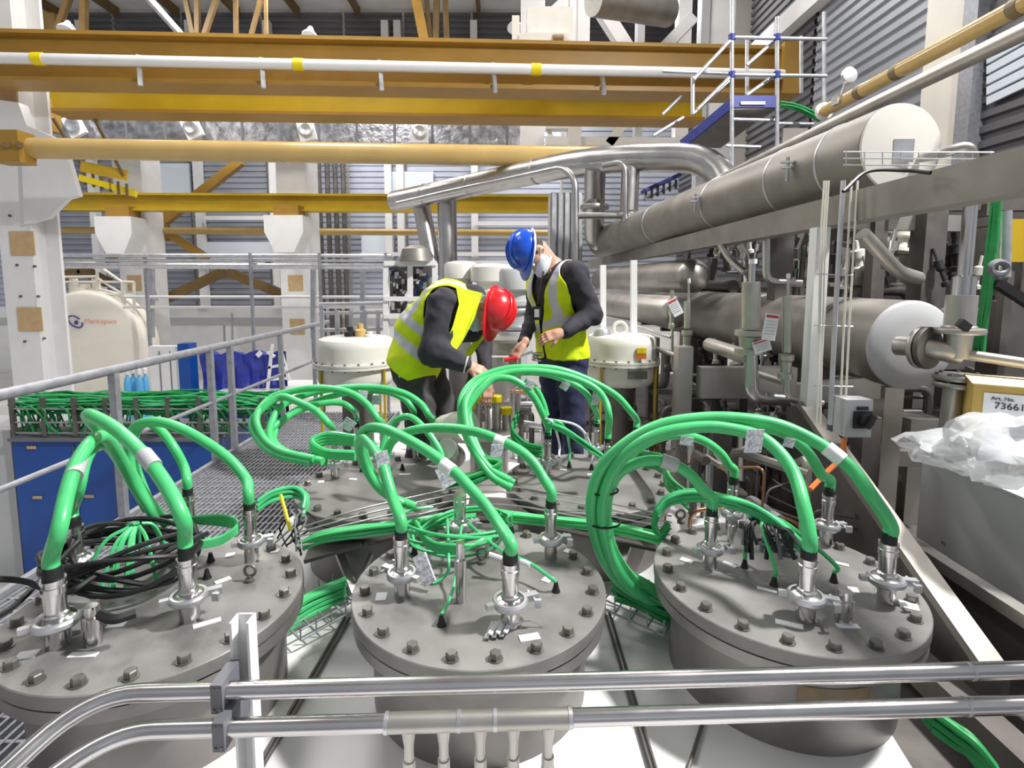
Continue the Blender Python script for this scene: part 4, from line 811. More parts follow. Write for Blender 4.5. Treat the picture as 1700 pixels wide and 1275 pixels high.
part(MB().prism([A(1215, 182, Ys), A(1286, 180, Ys), A(1196, 246, Ys + 1.2), A(1132, 244, Ys + 1.2)], (0, 0, .04)), 'deck_board', M['rack'], t)
for x in (1215, 1290): 
    for y in (62, 124): part(MB().cyl(A(x, y - 5, Ys), A(x, y + 5, Ys), .04, n=10), 'coupler', M['plankblue'], t)
bundle([A(1295, 172, 7.2), A(1320, 176, 7.0), A(1345, 186, 6.9), A(1362, 196, 6.8)], 5, .012, .03, 'green cables hanging beside the scaffold tower', 'dgreen')
t = thing('scaffold_stair', 'blue scaffold stair behind the header pipe', 'stair', A(1100, 320, 8.2))
part(MB().bar(A(1068, 318, 8.3), A(1125, 292, 8.3), .3, .05), 'stringer', M['plankblue'], t); part(MB().bar(A(1068, 332, 8.3), A(1145, 296, 8.3), .05, .04), 'hand_rail', M['galv'], t)
for k in range(6): part(MB().bar(A(1072 + k * 10, 318 - k * 4, 8.25), A(1072 + k * 10, 334 - k * 4, 8.25), .03, .03), 'baluster', M['dark'], t)
# pale steel structure behind the scaffold
t = thing('steel_frame', 'white steel frame with diagonal braces behind the crane girder', 'frame', A(1050, 240, 13))
for x0, x1, m, y1, Y in [(946, 968, 'white', 245, 13), (1128, 1150, 'white', 245, 13.1), (1166, 1180, 'grey', 330, 13.2), (1188, 1222, 'white', 330, 13.0), (1060, 1072, 'grey', 245, 13.3), (865, 905, 'white', 245, 13.6), (1205, 1330, 'cream', 420, 14.5), (1330, 1372, 'cream', 300, 14), (960, 980, 'white', 80, 12.9)]:
    p, q = A(x0, 0, Y), A(x1, 0, Y); part(MB().b2((p.x, Y, A(x0, y1, Y).z), (q.x, Y + .3, 8.6)), 'upright', M[m], t)
for a, b, w in [((985, -5), (1040, 82), .3), ((950, -5), (890, 50), .25), ((1150, 30), (1100, 82), .25), ((905, 205), (960, 205), .3), ((905, 235), (1200, 238), .2), ((920, 240), (905, 205), .1), ((1010, 240), (1040, 200), .2)]: part(MB().bar(A(*a, 13.2), A(*b, 13.2), w, w), 'brace', M['white'], t)
t = thing('hoist_trolley', 'beige hoist trolley standing on the crane girder', 'hoist', A(890, 74, 10.6))
part(MB().b2(A(875, 74, 10.7), A(945, 36, 11.3)), 'gearbox', M['offwhite'], t); part(MB().b2(A(850, 76, 10.6), A(862, 34, 10.8)), 'bracket', M['offwhite'], t)
part(MB().cyl(A(918, 66, 10.5), A(935, 66, 10.5), .09, n=14), 'motor', M['brown'], t); part(MB().b2(A(862, 78, 10.5), A(940, 70, 10.9)), 'base', M['offwhite'], t)
part(MB().cyl(A(985, 0, 11.5), A(1110, 20, 12.5), .3, n=24), 'drum', M['matte'], t)
# lower drum with dished end
e0, e1 = A(1510, 573, 3.25), A(1075, 508, 8.6); ed = (e1 - e0).normalized()
t = thing('pipe_drum', 'lower horizontal steel vessel with pale dished end at right', 'drum', e0 - V((0, 0, .27)))
part(MB().lathe(e0, ed, [(.268, 0), (.27, .01), (.27, (e1 - e0).length)], 48), 'shell', M['matte'], t)
part(MB().lathe(e0, -ed, [(.27, 0), (.267, .012), (.25, .025), (.16, .04), (.08, .046), (.01, .048)], 48), 'dished_end', M['grey'], t)
for s in (.5, 1.6, 3): part(MB().lathe(e0 + ed * s, ed, [(.271, 0), (.275, .006), (.275, .014), (.271, .02)], 48, cap=False), 'weld_seam', M['galv'], t)
for s in (.9, 3): c = e0 + ed * s; part(MB().b2((c.x - .25, c.y, SKZ), (c.x + .25, c.y + .1, c.z - .18)), 'saddle', M['rack'], t)
# valve column at the right
t = thing('valve_assembly', 'tall stainless valve with flanges in front of the lower drum', 'valve', A(1575, 740, 2.9))
part(MB().lathe(A(1612, 332, 2.95), A(1596, 520, 2.92) - A(1612, 332, 2.95), [(.033, 0), (.033, .4), (.055, .41), (.055, .62)], 20), 'bonnet', M['polished'], t)
part(MB().lathe(A(1597, 490, 2.92), (0, 0, -1), [(.07, 0), (.07, .16), (.08, .17), (.08, .2), (.065, .21), (.06, .34)], 22), 'valve_body', M['satin'], t)
for y in (545, 622, 634): part(MB().lathe(A(1592, y, 2.92), (0, 0, -1), [(.115, 0), (.118, .006), (.118, .022), (.115, .028)], 28), 'flange', M['satin'], t)
part(MB().lathe(A(1585, 640, 2.92), (-.03, 0, -1), [(.05, 0), (.05, .5)], 18), 'lower_pipe', M['satin'], t)
pxw(t, 'side_pipe', M['satin'], A(1592, 590, 2.92), A(1548, 578, 2.95), A(1490, 574, 3.12), r=.055, n=18)
fdir = (A(1490, 574, 3.12) - A(1548, 578, 2.95)).normalized()
for s in (0, .035): 
    fl = part(MB().lathe(A(1545, 578, 2.96) + fdir * s, fdir, [(.115, 0), (.118, .006), (.118, .02), (.115, .026)], 28), 'side_flange', M['satin'] if s else M['dark'], t)
part(MB().cyl(A(1600, 588, 2.9), A(1720, 606, 2.7), .028, n=14), 'outlet_pipe', M['satin'], t)
part(MB().box(A(1600, 540, 2.78), (.06, .03, .04), Matrix.Rotation(.6, 3, 'Y')), 'position_switch', M['black'], t)
for k in range(7): a = k * .9; part(MB().cyl(A(1592, 628, 2.92) + V((.1 * math.cos(a), .1 * math.sin(a), -.04)), A(1592, 628, 2.92) + V((.1 * math.cos(a), .1 * math.sin(a), .03)), .01, n=6), 'stud', M['bolt'], t)
# middle drum and smaller vessels
t = thing('pipe_drum', 'mid size steel drum with round cap just under the long beam', 'drum', A(1150, 480, 5.6))
m0, m1 = A(1150, 458, 5.6), A(1000, 464, 8.6); md = (m1 - m0).normalized()
part(MB().lathe(m0, md, [(.02, -.12), (.1, -.1), (.16, -.05), (.175, 0), (.175, (m1 - m0).length)], 36), 'shell', M['satin'], t)
t = thing('pipe_drum', 'short stainless receiver left of the tagged valves', 'drum', A(1120, 545, 4.7))
m0, m1 = A(1122, 518, 4.7), A(1005, 505, 6.4); md = (m1 - m0).normalized()
part(MB().lathe(m0, md, [(.02, -.06), (.09, -.05), (.13, -.02), (.14, 0), (.14, (m1 - m0).length)], 32), 'shell', M['satin'], t)
# tagged valves
def tvalve(x, y0, y1, y2, Y, r, label, stem=True):
    t = thing('valve_assembly', label, 'valve', A(x, y2, Y), 'tagged stainless valves')
    part(MB().lathe(A(x, y1, Y), A(x, y0, Y) - A(x, y1, Y), [(r, 0), (r, (A(x, y0, Y) - A(x, y1, Y)).length)], 22), 'bonnet', M['satin'], t)
    if stem: part(MB().cyl(A(x + 2, y0, Y), A(x + 3, y0 - 34, Y), r * .32, n=12), 'stem', M['polished'], t); part(MB().cyl(A(x + 3, y0 - 30, Y), A(x + 3, y0 - 38, Y), r * .45, n=12), 'stem_cap', M['white'], t)
    part(MB().lathe(A(x, y1 + 4, Y), (0, 0, -1), [(r * 1.7, 0), (r * 1.75, .01), (r * 1.75, .03), (r * 1.3, .04), (r * 1.2, .1), (r * 1.7, .11), (r * 1.7, .14)], 24), 'body', M['satin'], t)
    part(MB().tube(bend([A(x, y1 + 36, Y), A(x, y2, Y), A(x + 60, y2 + 4, Y)], .08), r * .75, 14), 'elbow', M['pipe'], t)
    part(MB().tube(bend([A(x - 2, y1 + 50, Y), A(x - 70, y1 + 28, Y + .5)], .08), r * .9, 14), 'inlet', M['satin'], t)
    return t
tvalve(1247, 468, 544, 660, 3.2, .052, 'big tagged stainless valve with white capped stem')
tvalve(1141, 500, 545, 640, 3.8, .022, 'slim stainless valve with paper tag at its left'); tvalve(1116, 482, 510, 620, 4.0, .014, 'thin stemmed valve right of the right white drum', False)
tvalve(1306, 492, 585, 665, 3.1, .024, 'slim stainless valve beside the white upright'); 
for x, y, Y, w, h, rz, l in [(1279, 543, 3.05, .075, .15, .12, 'upright white tag with red stripe hanging on the big valve'), (1265, 575, 3.1, .1, .07, -.3, 'slanted grey tag under the upright white tag'), (1121, 510, 3.7, .07, .12, -.5, 'white paper tag hooked over the slim valve')]:
    p = A(x, y, Y); t = thing('paper_tag', l, 'tag', p); R3 = Matrix.Rotation(rz, 3, 'Y'); part(MB().box(p, (w, .004, h), R3), 'sheet', M['paper'], t)
    part(MB().box(p + R3 @ V((0, -.004, h * .4)), (w * .9, .003, h * .1), R3), 'stripe', M['redtag'], t)
    for k in range(5): part(MB().box(p + R3 @ V((0, -.003, h * (.22 - .12 * k))), (w * .75, .002, h * .03), R3), 'print_line', M['grey'], t)
# frame members under the plant
t = thing('pipe_rack', 'dark steel frame full of pipes and valves on the right', 'pipe rack', (3, 5, SKZ))
def rb(a, b, w, h, m='rack', nm='frame_member'): part(MB().bar(a, b, w, h), nm, M[m], t)
rb(A(1160, 634, 3.5), A(1316, 634, 3.5), .1, .2, 'satin')
for x, y0, Y, w, m in [(1135, 575, 3.6, .1, 'satin'), (1085, 560, 4.4, .08, 'rack'), (1195, 690, 3.4, .12, 'rack'), (1475, 640, 3.4, .12, 'satin'), (1440, 690, 3.0, .1, 'rack'), (1520, 690, 3.6, .22, 'satin'), (1300, 360, 4.6, .14, 'rack'), (1545, 340, 4.2, .16, 'rack'), (1395, 380, 5.4, .14, 'rack'), (1675, 500, 3.6, .2, 'rack'), (1250, 700, 3.9, .1, 'satin'), (1350, 690, 3.8, .14, 'rack')]:
    p = A(x, y0, Y); rb(p, V((p.x, p.y, SKZ)), w, w, m)
for a, b, Ya, Yb, w, h, m in [((1310, 655), (1475, 640), 3.6, 3.4, .08, .14, 'satin'), ((1400, 368), (1600, 372), 4.4, 4.2, .1, .12, 'satin'), ((1400, 755), (1560, 760), 3.5, 3.4, .1, .1, 'satin'), ((1150, 720), (1330, 735), 3.6, 3.4, .1, .12, 'rack'), ((1080, 690), (1170, 690), 4.2, 4.0, .05, .04, 'rack'), ((1080, 650), (1170, 650), 4.3, 4.1, .05, .04, 'rack'), ((1080, 725), (1170, 725), 4.0, 3.8, .05, .04, 'rack'), ((1440, 560), (1700, 700), 5, 4, .2, .4, 'dark')]: rb(A(*a, Ya), A(*b, Yb), w, h, m)
part(MB().tube(bend([A(1432, 388, 3.6), A(1492, 452, 3.7), A(1525, 462, 3.8)], .08), .045, 14), 'pipe_run', M['satin'], t)
for pts in [[(1196, 405, 4.4), (1212, 432, 4.4), (1236, 452, 4.3)], [(1228, 405, 4.4), (1240, 425, 4.4), (1240, 470, 4.3)], [(1272, 395, 4.0), (1272, 468, 4.0), (1330, 470, 4.0)], [(1175, 690, 3.5), (1230, 690, 3.4), (1230, 800, 3.2)]]:
    part(MB().tube(bend([A(*p) for p in pts], .08), .028, 12), 'pipe_run', M['pipe'], t)
rnd = random.Random(11)
for k in range(64):
    X, Y, Z = rnd.uniform(2.3, 4.8), rnd.uniform(4.4, 8.2), rnd.uniform(-1.5, .55); r = rnd.choice((.02, .03, .045, .07)); mm = rnd.choice(('rack', 'satin', 'matte', 'dark', 'rack'))
    a = V((X, Y, Z)); ax = rnd.choice((0, 1, 2, 2)); L = rnd.uniform(.5, 1.6); d = [V((0, 0, 0)), V((0, 0, 0))]
    d1_ = [V((1, 0, 0)), V((0, 1, 0)), V((0, 0, -1))][ax] * L; d2_ = [V((0, 0, -1)), V((1, 0, 0)), V((0, 1, 0))][ax] * rnd.uniform(.3, .8)
    q = [a, a + d1_, a + d1_ + d2_]
    for p in q: p.z = max(p.z, SKZ + .05); p.x = min(p.x, 5.2)
    part(MB().tube(bend(q, r * 3), r, 12), 'pipe_run', M[mm], t)
for k in range(44):
    c = V((rnd.uniform(2.3, 4.4), rnd.uniform(4.2, 7.5), rnd.uniform(-1.4, .5))); s = rnd.uniform(.04, .09); mm = rnd.choice(('satin', 'dark', 'polished', 'offwhite', 'rack', 'black'))
    part(MB().lathe(c, (rnd.uniform(-.3, .3), rnd.uniform(-.3, .3), 1), [(s, 0), (s, .03), (s * .5, .04), (s * .5, .12), (s * .9, .13), (s * .9, .2), (s * .3, .21), (s * .3, .3)], 14), 'valve', M[mm], t)
for y in np.linspace(4.3, 8.8, 5):
    for x in (2.9, 4.2): rb((x, y, SKZ), (x, y, .62), .1, .1)
    rb((2.2, y, .6), (5.0, y, .6), .1, .1); rb((2.2, y, -.65), (5.0, y, -.65), .08, .08)
for k in range(4): rb((2.3 + .7 * k, 4.2, .55), (2.3 + .7 * k, 9, .55), .09, .09)
rb((5.1, 4.2, -.5), (5.1, 9.2, -.5), .1, 2.2, 'dark')
rb((1.9, .9, -1.22), (1.9, 4, -1.22), .06, .05, 'satin'); rb((1.98, .9, -1.32), (1.98, 4, -1.32), .08, .07, 'rack'); rb((1.62, .9, -1.5), (1.62, 4.5, -1.5), .1, .1)
for k in range(70):
    X, Y, Z = rnd.uniform(1.75, 2.9), rnd.uniform(3.5, 5.4), rnd.uniform(-1.5, -.62); r = rnd.choice((.012, .02, .03, .05)); mm = rnd.choice(('rack', 'satin', 'dark', 'dark', 'rack', 'polished'))
    a = V((X, Y, Z)); ax = rnd.choice((0, 1, 2, 2)); d1_ = [V((1, 0, 0)), V((0, 1, 0)), V((0, 0, -1))][ax] * rnd.uniform(.2, .7); d2_ = [V((0, 0, -1)), V((1, 0, 0)), V((0, 1, 0))][ax] * rnd.uniform(.15, .5)
    q = [a, a + d1_, a + d1_ + d2_]
    for p in q: p.z = max(p.z, SKZ + .05)
    part(MB().tube(bend(q, r * 3), r, 10), 'pipe_run', M[mm], t)
for k in range(40):
    c = V((rnd.uniform(1.8, 3.2), rnd.uniform(3.5, 5.2), rnd.uniform(-1.4, -.7))); s = rnd.uniform(.025, .06); mm = rnd.choice(('satin', 'dark', 'polished', 'offwhite', 'rack', 'black', 'galv'))
    part(MB().lathe(c, (rnd.uniform(-.6, .6), rnd.uniform(-.6, .6), 1), [(s, 0), (s, .03), (s * .5, .04), (s * .5, .1), (s * .9, .11), (s * .9, .16), (s * .3, .17), (s * .3, .24)], 14), 'valve', M[mm], t)
for k in range(26):
    c = V((rnd.uniform(2.2, 3.6), rnd.uniform(4.0, 5.5), rnd.uniform(-.1, .3))); s = rnd.uniform(.03, .07); mm = rnd.choice(('satin', 'dark', 'polished', 'offwhite', 'black'))
    part(MB().lathe(c, (rnd.uniform(-.3, .3), rnd.uniform(-.3, .3), 1), [(s, 0), (s, .03), (s * .5, .04), (s * .5, .12), (s * .9, .13), (s * .9, .2), (s * .3, .21), (s * .3, .3)], 14), 'valve', M[mm], t)
# upright and slanted brace carrying the beam
t = thing('beam_support', 'white upright with slanted grey brace under the long beam', 'support', onX(1640, 1100, 1.7))
p = onX(1344, 384, 1.74); q = onX(1322, 668, 1.74); part(MB().bar((1.74, 3.05, .3), (1.74, 3.05, q.z), .075, .075, (0, 1, 0)), 'upright', M['white'], t)
s0, s1 = V((1.72, 3.06, q.z + .02)), onX(1655, 1120, 1.72); part(MB().bar(s0, s1, .09, .035), 'brace', M['matte'], t)
part(MB().prism([s0 + V((.02, 0, -.02)), s1 + V((.02, 0, -.02)), V((1.74, s1.y, SKZ)), V((1.74, 3.3, SKZ)), V((1.74, 3.3, q.z - .05))], (.03, 0, 0)), 'gusset_plate', M['rack'], t)
# capillary lines
for i, (x, dx, m, r) in enumerate([(1362, -6, 'cream', .004), (1370, -8, 'cream', .004), (1366, -10, 'cream', .004), (1394, -16, 'galv', .012), (1408, -14, 'cream', .005), (1418, -16, 'cream', .005)]):
    wire([A(x + 6, 300, 2.72), A(x, 400, 2.7), A(x + dx * .5, 540, 2.68), A(x + dx, 705, 2.66)], r, m, 'vertical capillary line right of the white upright, %s from the left' % ['first', 'second', 'third', 'thick grey one fourth', 'fifth', 'sixth'][i], 'tube', 'capillary lines by the white upright', 'capillary_line')
for y in (455, 540, 640): solo(MB().cyl(A(1352, y, 2.69), A(1416, y + 2, 2.68), .003, n=6), 'wire_spacer', M['galv'], 'thin cross wire tying the capillary lines, %s' % {455: 'top', 540: 'middle', 640: 'bottom'}[y], 'wire')
# switch box
p, q = A(1402, 726, 2.6), A(1450, 664, 2.6)
t = thing('switch_box', 'light grey isolator box with black rotary switch', 'switch', (p.x, 2.6, p.z))
part(MB().b2((p.x, 2.6, p.z), (q.x, 2.7, q.z)), 'housing', M['grey'], t); part(MB().b2((p.x - .005, 2.7, p.z), (q.x + .005, 2.74, q.z)), 'back_box', M['dark'], t)
c = A(1432, 697, 2.59); part(MB().box(c, (.085, .012, .085)), 'switch_plate', M['black'], t); kn = part(MB().lathe(c + V((.01, 0, 0)), (0, -1, 0), [(.036, 0), (.034, .03), (.03, .032)], 20), 'knob', M['black'], t); part(MB().box(c + V((.01, -.04, 0)), (.02, .03, .07), Matrix.Rotation(.5, 3, 'Y')), 'grip', M['black'], kn)
part(MB().box(A(1432, 678, 2.595), (.055, .006, .016)), 'name_plate', M['black'], t)
wire([A(1402, 728, 2.62), A(1396, 760, 2.6), A(1372, 785, 2.55), A(1346, 812, 2.5)], .013, 'orange', 'orange cable below the isolator box', 'cable', name='orange_cable')
# control cabinet with packaging on it
X = 2.2; yf, yn = 2.78, 1.35; zt, zb_ = -.92, -1.36
t = thing('control_cabinet', 'light grey sheet metal cabinet at the right edge', 'cabinet', (2.6, 2, zb_))
part(MB().b2((X, yn, zb_), (3.1, yf, zt)), 'body', M['cabgrey'], t); part(MB().b2((X - .006, yn, zt), (3.1, yf + .006, zt + .012)), 'top_plate', M['cabgrey'], t)
for y, z in ((1.9, -1.0), (2.6, -1.3)): part(MB().cyl((X, y, z), (X - .008, y, z), .009, n=10), 'screw', M['galv'], t)
for y in (1.5, 2.6):
    for x in (2.3, 3.0): part(MB().b2((x - .04, y - .04, SKZ), (x + .04, y + .04, zb_)), 'foot', M['rack'], t)
t = thing('carton', 'cardboard box with white label behind the plastic bags', 'box', (2.75, 2.75, zt))
cb = A(1612, 690, 2.62); cz = A(1612, 638, 2.62).z
RC = Matrix.Rotation(-.6, 3, 'Z')
def cl_(x, y, z): return V((cb.x, 2.62, 0)) + RC @ V((x, y, 0)) + V((0, 0, z))
part(MB().box(cl_(.25, .17, (zt + .012 + cz) / 2), (.5, .34, cz - zt - .012), RC), 'box', M['carton'], t); part(MB().box(cl_(.25, .17, cz + .003), (.51, .35, .006), RC), 'lid_flap', M['cartontop'], t)
lb_ = part(MB().box(cl_(.26, -.003, (zt + cz) / 2 + .01), (.44, .004, cz - zt - .09), RC), 'label', M['paper'], t)
lettering('73661T', .045, cl_(.15, -.007, cz - .095), RC @ RX, M['ink'], t); lettering('Art. No.', .025, cl_(.11, -.007, cz - .06), RC @ RX, M['ink'], t)
def crumple(cx_, cy_, cz_, sx, sy, sz, seed, label):
    g = random.Random(seed); mb = MB(); mb.sph((0, 0, 0), 1, 14); vs = []
    ph = [g.uniform(0, 6) for _ in range(9)]
    for v in mb.v:
        d = 1 + .16 * math.sin(4 * v.x + ph[0] + 3 * v.y) + .13 * math.sin(6 * v.y + ph[1] + 5 * v.z) + .09 * math.sin(11 * v.x + ph[2] - 7 * v.z) + .06 * math.sin(17 * v.y + ph[3] + 9 * v.x)
        vs.append(V((cx_ + sx * v.x * d, cy_ + sy * v.y * d, max(cz_ + sz * v.z * d, zt + .014))))
    mb.v = vs; return solo(mb, 'plastic_bag', M['bag'], label, 'plastic bag')
pb = A(1578, 742, 2.5); crumple(pb.x, pb.y, pb.z - .02, .17, .2, .08, 3, 'flat clear plastic bag at the left end of the grey cabinet'); pb = A(1668, 735, 2.2); crumple(pb.x, pb.y, pb.z - .03, .2, .2, .13, 8, 'puffed clear plastic bag in front of the carton')
bundle([A(1540, 1190, 1.6), A(1575, 1215, 1.55), A(1610, 1240, 1.5), A(1650, 1290, 1.45)], 9, .012, .02, 'dark green cables low on the skid right of the front right vessel', 'dgreen')
# far right items
bundle([A(1655, 320, 3.3), A(1648, 400, 3.3), A(1638, 480, 3.3), A(1625, 580, 3.3)], 8, .012, .024, 'green cables hanging vertically at the right edge', 'dgreen')
t = thing('actuator', 'yellow actuator with grey hand wheel and black lever at the right edge', 'actuator', A(1683, 450, 3.4))
part(MB().box(A(1683, 400, 3.4), (.14, .06, .26)), 'housing', M['yellow'], t); part(MB().cyl(A(1670, 350, 3.33), A(1668, 460, 3.33), .03, n=12), 'spindle', M['galv'], t)
part(MB().tube([A(1658, 445, 3.25) + V((.05 * math.cos(a), 0, .035 * math.sin(a))) for a in np.linspace(0, 6.2832, 20)[:-1]], .02, 8, True), 'hand_wheel', M['dgrey'], t)
part(MB().bar(A(1655, 470, 3.25), A(1720, 512, 3.25), .05, .05), 'lever', M['black'], t); part(MB().bar(A(1672, 450, 3.36), V((A(1672, 450, 3.36).x, 3.36, SKZ)), .05, .05), 'stand', M['rack'], t)
# ------------------------------------------------------------------ white drums behind the vessels
def wdrum(x, Y, y0, yf_, y1, r, label, extra):
    c = A(x, yf_, Y); zt_, zb2 = A(x, y0, Y).z, A(x, y1, Y).z; t = thing('white_drum', label, 'drum', (c.x, c.y, zb2), 'white flanged drums')
    h1, h0 = zt_ - c.z, c.z - zb2
    part(MB().lathe((c.x, c.y, c.z + .015), (0, 0, 1), [(r, 0), (r, h1 * .62), (r * .985, h1 * .8), (r * .93, h1 * .93), (r * .8, h1), (.02, h1 + .012)], 44), 'upper_shell', M['offwhite'], t)
    part(MB().lathe((c.x, c.y, c.z - .015), (0, 0, -1), [(r, 0), (r, h0 * .55), (r * .97, h0 * .75), (r * .88, h0 * .92), (r * .7, h0), (.02, h0)], 44), 'lower_shell', M['offwhite'], t)
    f = part(MB().lathe((c.x, c.y, c.z - .02), (0, 0, 1), [(r * 1.1, 0), (r * 1.1, .016), (r * 1.08, .018), (r * 1.08, .022), (r * 1.1, .024), (r * 1.1, .04)], 44), 'flange', M['offwhite'], t)
    for k in range(20): a = k * math.pi / 10; part(MB().cyl((c.x + r * 1.05 * math.cos(a), c.y + r * 1.05 * math.sin(a), c.z - .03), (c.x + r * 1.05 * math.cos(a), c.y + r * 1.05 * math.sin(a), c.z + .032), .009, n=6), 'bolt', M['bolt'], f)
    for a in (-.6, -2.3, 1.2): part(MB().bar((c.x + r * 1.04 * math.cos(a), c.y + r * 1.04 * math.sin(a), c.z), (c.x + r * 1.04 * math.cos(a), c.y + r * 1.04 * math.sin(a), ZD if extra else ZD), .03, .014), 'support_strap', M['yellow'], t)
    part(MB().lathe((c.x, c.y, zb2), (0, 0, -1), [(r * .5, 0), (r * .4, .1), (r * .4, zb2 - ZD)], 24), 'pedestal', M['rack'], t)
    return t, V((c.x, c.y, zt_)), c
t, top, c = wdrum(592, 4.25, 562, 602, 636, .30, 'white flanged drum left of the bending man', 0)
for dx, h, m in ((-.03, .1, 'black'), (.05, .12, 'ptube'), (.12, .06, 'offwhite')): part(MB().lathe(top + V((dx, -.05, 0)), (0, 0, 1), [(.045, 0), (.045, h * .6), (.025, h * .7), (.025, h)], 16), 'nozzle', M[m], t)
t, top, c = wdrum(1030, 4.25, 557, 598, 634, .275, 'white flanged drum right of the man in blue helmet', 0)
part(MB().tube([top + V((-.02, -.05, .06)) + V((.05 * math.cos(a), 0, .05 * math.sin(a))) for a in np.linspace(0, 6.2832, 21)[:-1]], .014, 10, True), 'lifting_eye', M['offwhite'], t)
part(MB().b2((c.x + .06, c.y - .283, c.z + .05), (c.x + .13, c.y - .272, c.z + .13)), 'warning_sticker', M['orange'], t); part(MB().b2((c.x + .06, c.y - .285, c.z + .09), (c.x + .13, c.y - .274, c.z + .13)), 'warning_sticker', M['bright'], t)
part(MB().b2((c.x + .0, c.y - .29, c.z - .1), (c.x + .14, c.y - .26, c.z - .045)), 'name_plate', M['dark'], t)
part(MB().lathe(top + V((-.16, -.08, 0)), (0, 0, 1), [(.07, 0), (.07, .02), (.05, .06), (.01, .075)], 20), 'dome_cap', M['galv'], t)
for i, (x, y0, y1, Y) in enumerate([(1001, 440, 560, 4.5), (1052, 432, 556, 4.25)]): solo(MB().bar(A(x, y0, Y), A(x, y1, Y), .045, .045, (0, 1, 0)), 'thin_post', M['white'], 'slim white post %s the right white drum' % ('behind' if i == 0 else 'standing on'), 'post')
# fitting the bending man works on
c = onZ(812, 716, -1.0); t = thing('cross_fitting', 'low steel fitting with yellow capped ports under the bending man', 'fitting', V((c.x, c.y, ZD)))
part(MB().lathe((c.x, c.y, ZD), UP, [(.13, 0), (.13, -1.02 - ZD), (.2, -1.015 - ZD), (.205, -.99 - ZD), (.2, -.985 - ZD)], 32), 'base', M['satin'], t)
part(MB().lathe((c.x, c.y, -1.0), UP, [(.035, 0), (.03, .02), (.03, .15), (.036, .16), (.036, .19)], 18), 'centre_post', M['polished'], t)
for x, y in [(783, 678), (793, 668), (824, 667), (841, 687)]:
    p = A(x, y, c.y + .02); pp = part(MB().cyl((p.x, p.y, -1.0), (p.x, p.y, p.z), .03, n=16), 'port', M['satin'], t); part(MB().lathe((p.x, p.y, p.z), UP, [(.038, 0), (.04, .005), (.04, .04), (.036, .045)], 20), 'yellow_cap', M['bright'], pp)
solo(MB().lathe(A(735, 712, 2.9), (.6, -.5, .2), [(.07, 0), (.075, .02), (.09, .18), (.085, .2)], 20), 'elbow_duct', M['cream'], 'beige duct end between the rear vessels', 'duct')
solo(MB().lathe(A(757, 760, 2.62), (-.2, -.8, .5), [(.05, 0), (.055, .02), (.055, .16), (.05, .17)], 20), 'open_pipe_end', M['satin'], 'open steel pipe end under a folded tag between the rear vessels', 'pipe')
# plant behind the two men
t = thing('instrument_rack', 'white frame holding instruments behind the bending man', 'frame', A(690, 560, 5.4))
for x in (641, 681, 722): part(MB().bar(A(x, 437, 5.4), A(x, 600, 5.4), .05, .05, (0, 1, 0)), 'upright', M['white'], t)
for y in (437, 496, 525): part(MB().bar(A(638, y, 5.385), A(725, y, 5.385), .05, .045), 'cross_bar', M['white'], t)
part(MB().b2(A(648, 520, 5.55), A(720, 443, 5.6)), 'back_panel', M['rack'], t)
for k in range(60): p = A(648 + (k * 37) % 70, 447 + (k * 29) % 73, 5.48 + .01 * (k % 5)); part(MB().box(p, (.018 + .012 * (k % 3), .05, .02 + .015 * (k % 4))), 'instrument', M[('white', 'satin', 'galv', 'black', 'grey', 'dark', 'white')[k % 7] if k % 13 else 'blue'], t)
part(MB().lathe(A(690, 434, 5.4), UP, [(.16, 0), (.13, .12), (.05, .16)], 20), 'hood', M['matte'], t)
for i, (x, y0, y1, Y, r) in enumerate([(765, 440, 475, 6.6, .2), (815, 444, 480, 6.4, .24), (858, 452, 600, 5.2, .17)]):
    t = thing('valve_stack', ['white capped actuator left of the blue helmet', 'white topped vessel beside the blue helmet', 'stack of pale flanged valves between the two men'][i], 'valve', V((A(x, y1, Y).x, Y, A(x, y1 + 150, Y).z)), 'pale valves behind the men')
    top = A(x, y0, Y); part(MB().lathe(top, (0, 0, -1), [(r * .4, -.05), (r * .9, -.03), (r, 0), (r, .16), (r * .7, .18), (r * .7, .26), (r * 1.1, .27), (r * 1.1, .31), (r * .9, .33), (r * .8, .55), (r * 1.05, .56), (r * 1.05, .6), (r * .6, .62), (r * .6, 1.2)], 28), 'body', M['offwhite'] if i < 2 else M['grey'], t)
    for z in (.34, .5): part(MB().lathe(top + V((0, 0, -z)), (0, 0, -1), [(r * 1.0, 0), (r * 1.03, .01), (r * 1.03, .03), (r, .04)], 28), 'ring', M['galv'], t)
    part(MB().lathe(top + V((0, 0, -1.2)), (0, 0, -1), [(r * .8, 0), (r * .8, top.z - 1.2 - FL)], 24), 'stand', M['rack'], t)
t = thing('process_vessel', 'dull steel cylinder behind the hand of the bending man', 'vessel', A(835, 620, 4.6)); c = A(838, 590, 4.6)
part(MB().lathe((c.x, 4.6, ZD), UP, [(.14, 0), (.14, c.z + .12 - ZD), (.2, c.z + .125 - ZD), (.2, c.z + .15 - ZD)], 28), 'shell', M['satin'], t)
part(MB().bar(A(800, 592, 4.4), A(845, 592, 4.4), .02, .012), 'bright_strip', M['white'], t)
t = thing('rear_rack', 'pale tube rack behind the left white drum', 'rack', A(590, 545, 6))
for x in (535, 560, 583, 606, 628): part(MB().bar(A(x, 515, 6), A(x, 600, 6), .04, .04, (0, 1, 0)), 'upright', M['galv'], t)
for y in (505, 520, 548): part(MB().cyl(A(530, y, 6), A(640, y - 2, 6), .02, n=8), 'rail', M['galv'], t)
solo(MB().b2((-1.2, 4.95, FL), (1.45, 7.2, -1.9)), 'rear_plinth', M['rack'], 'dark plinth below the plant behind the two men', 'plinth')
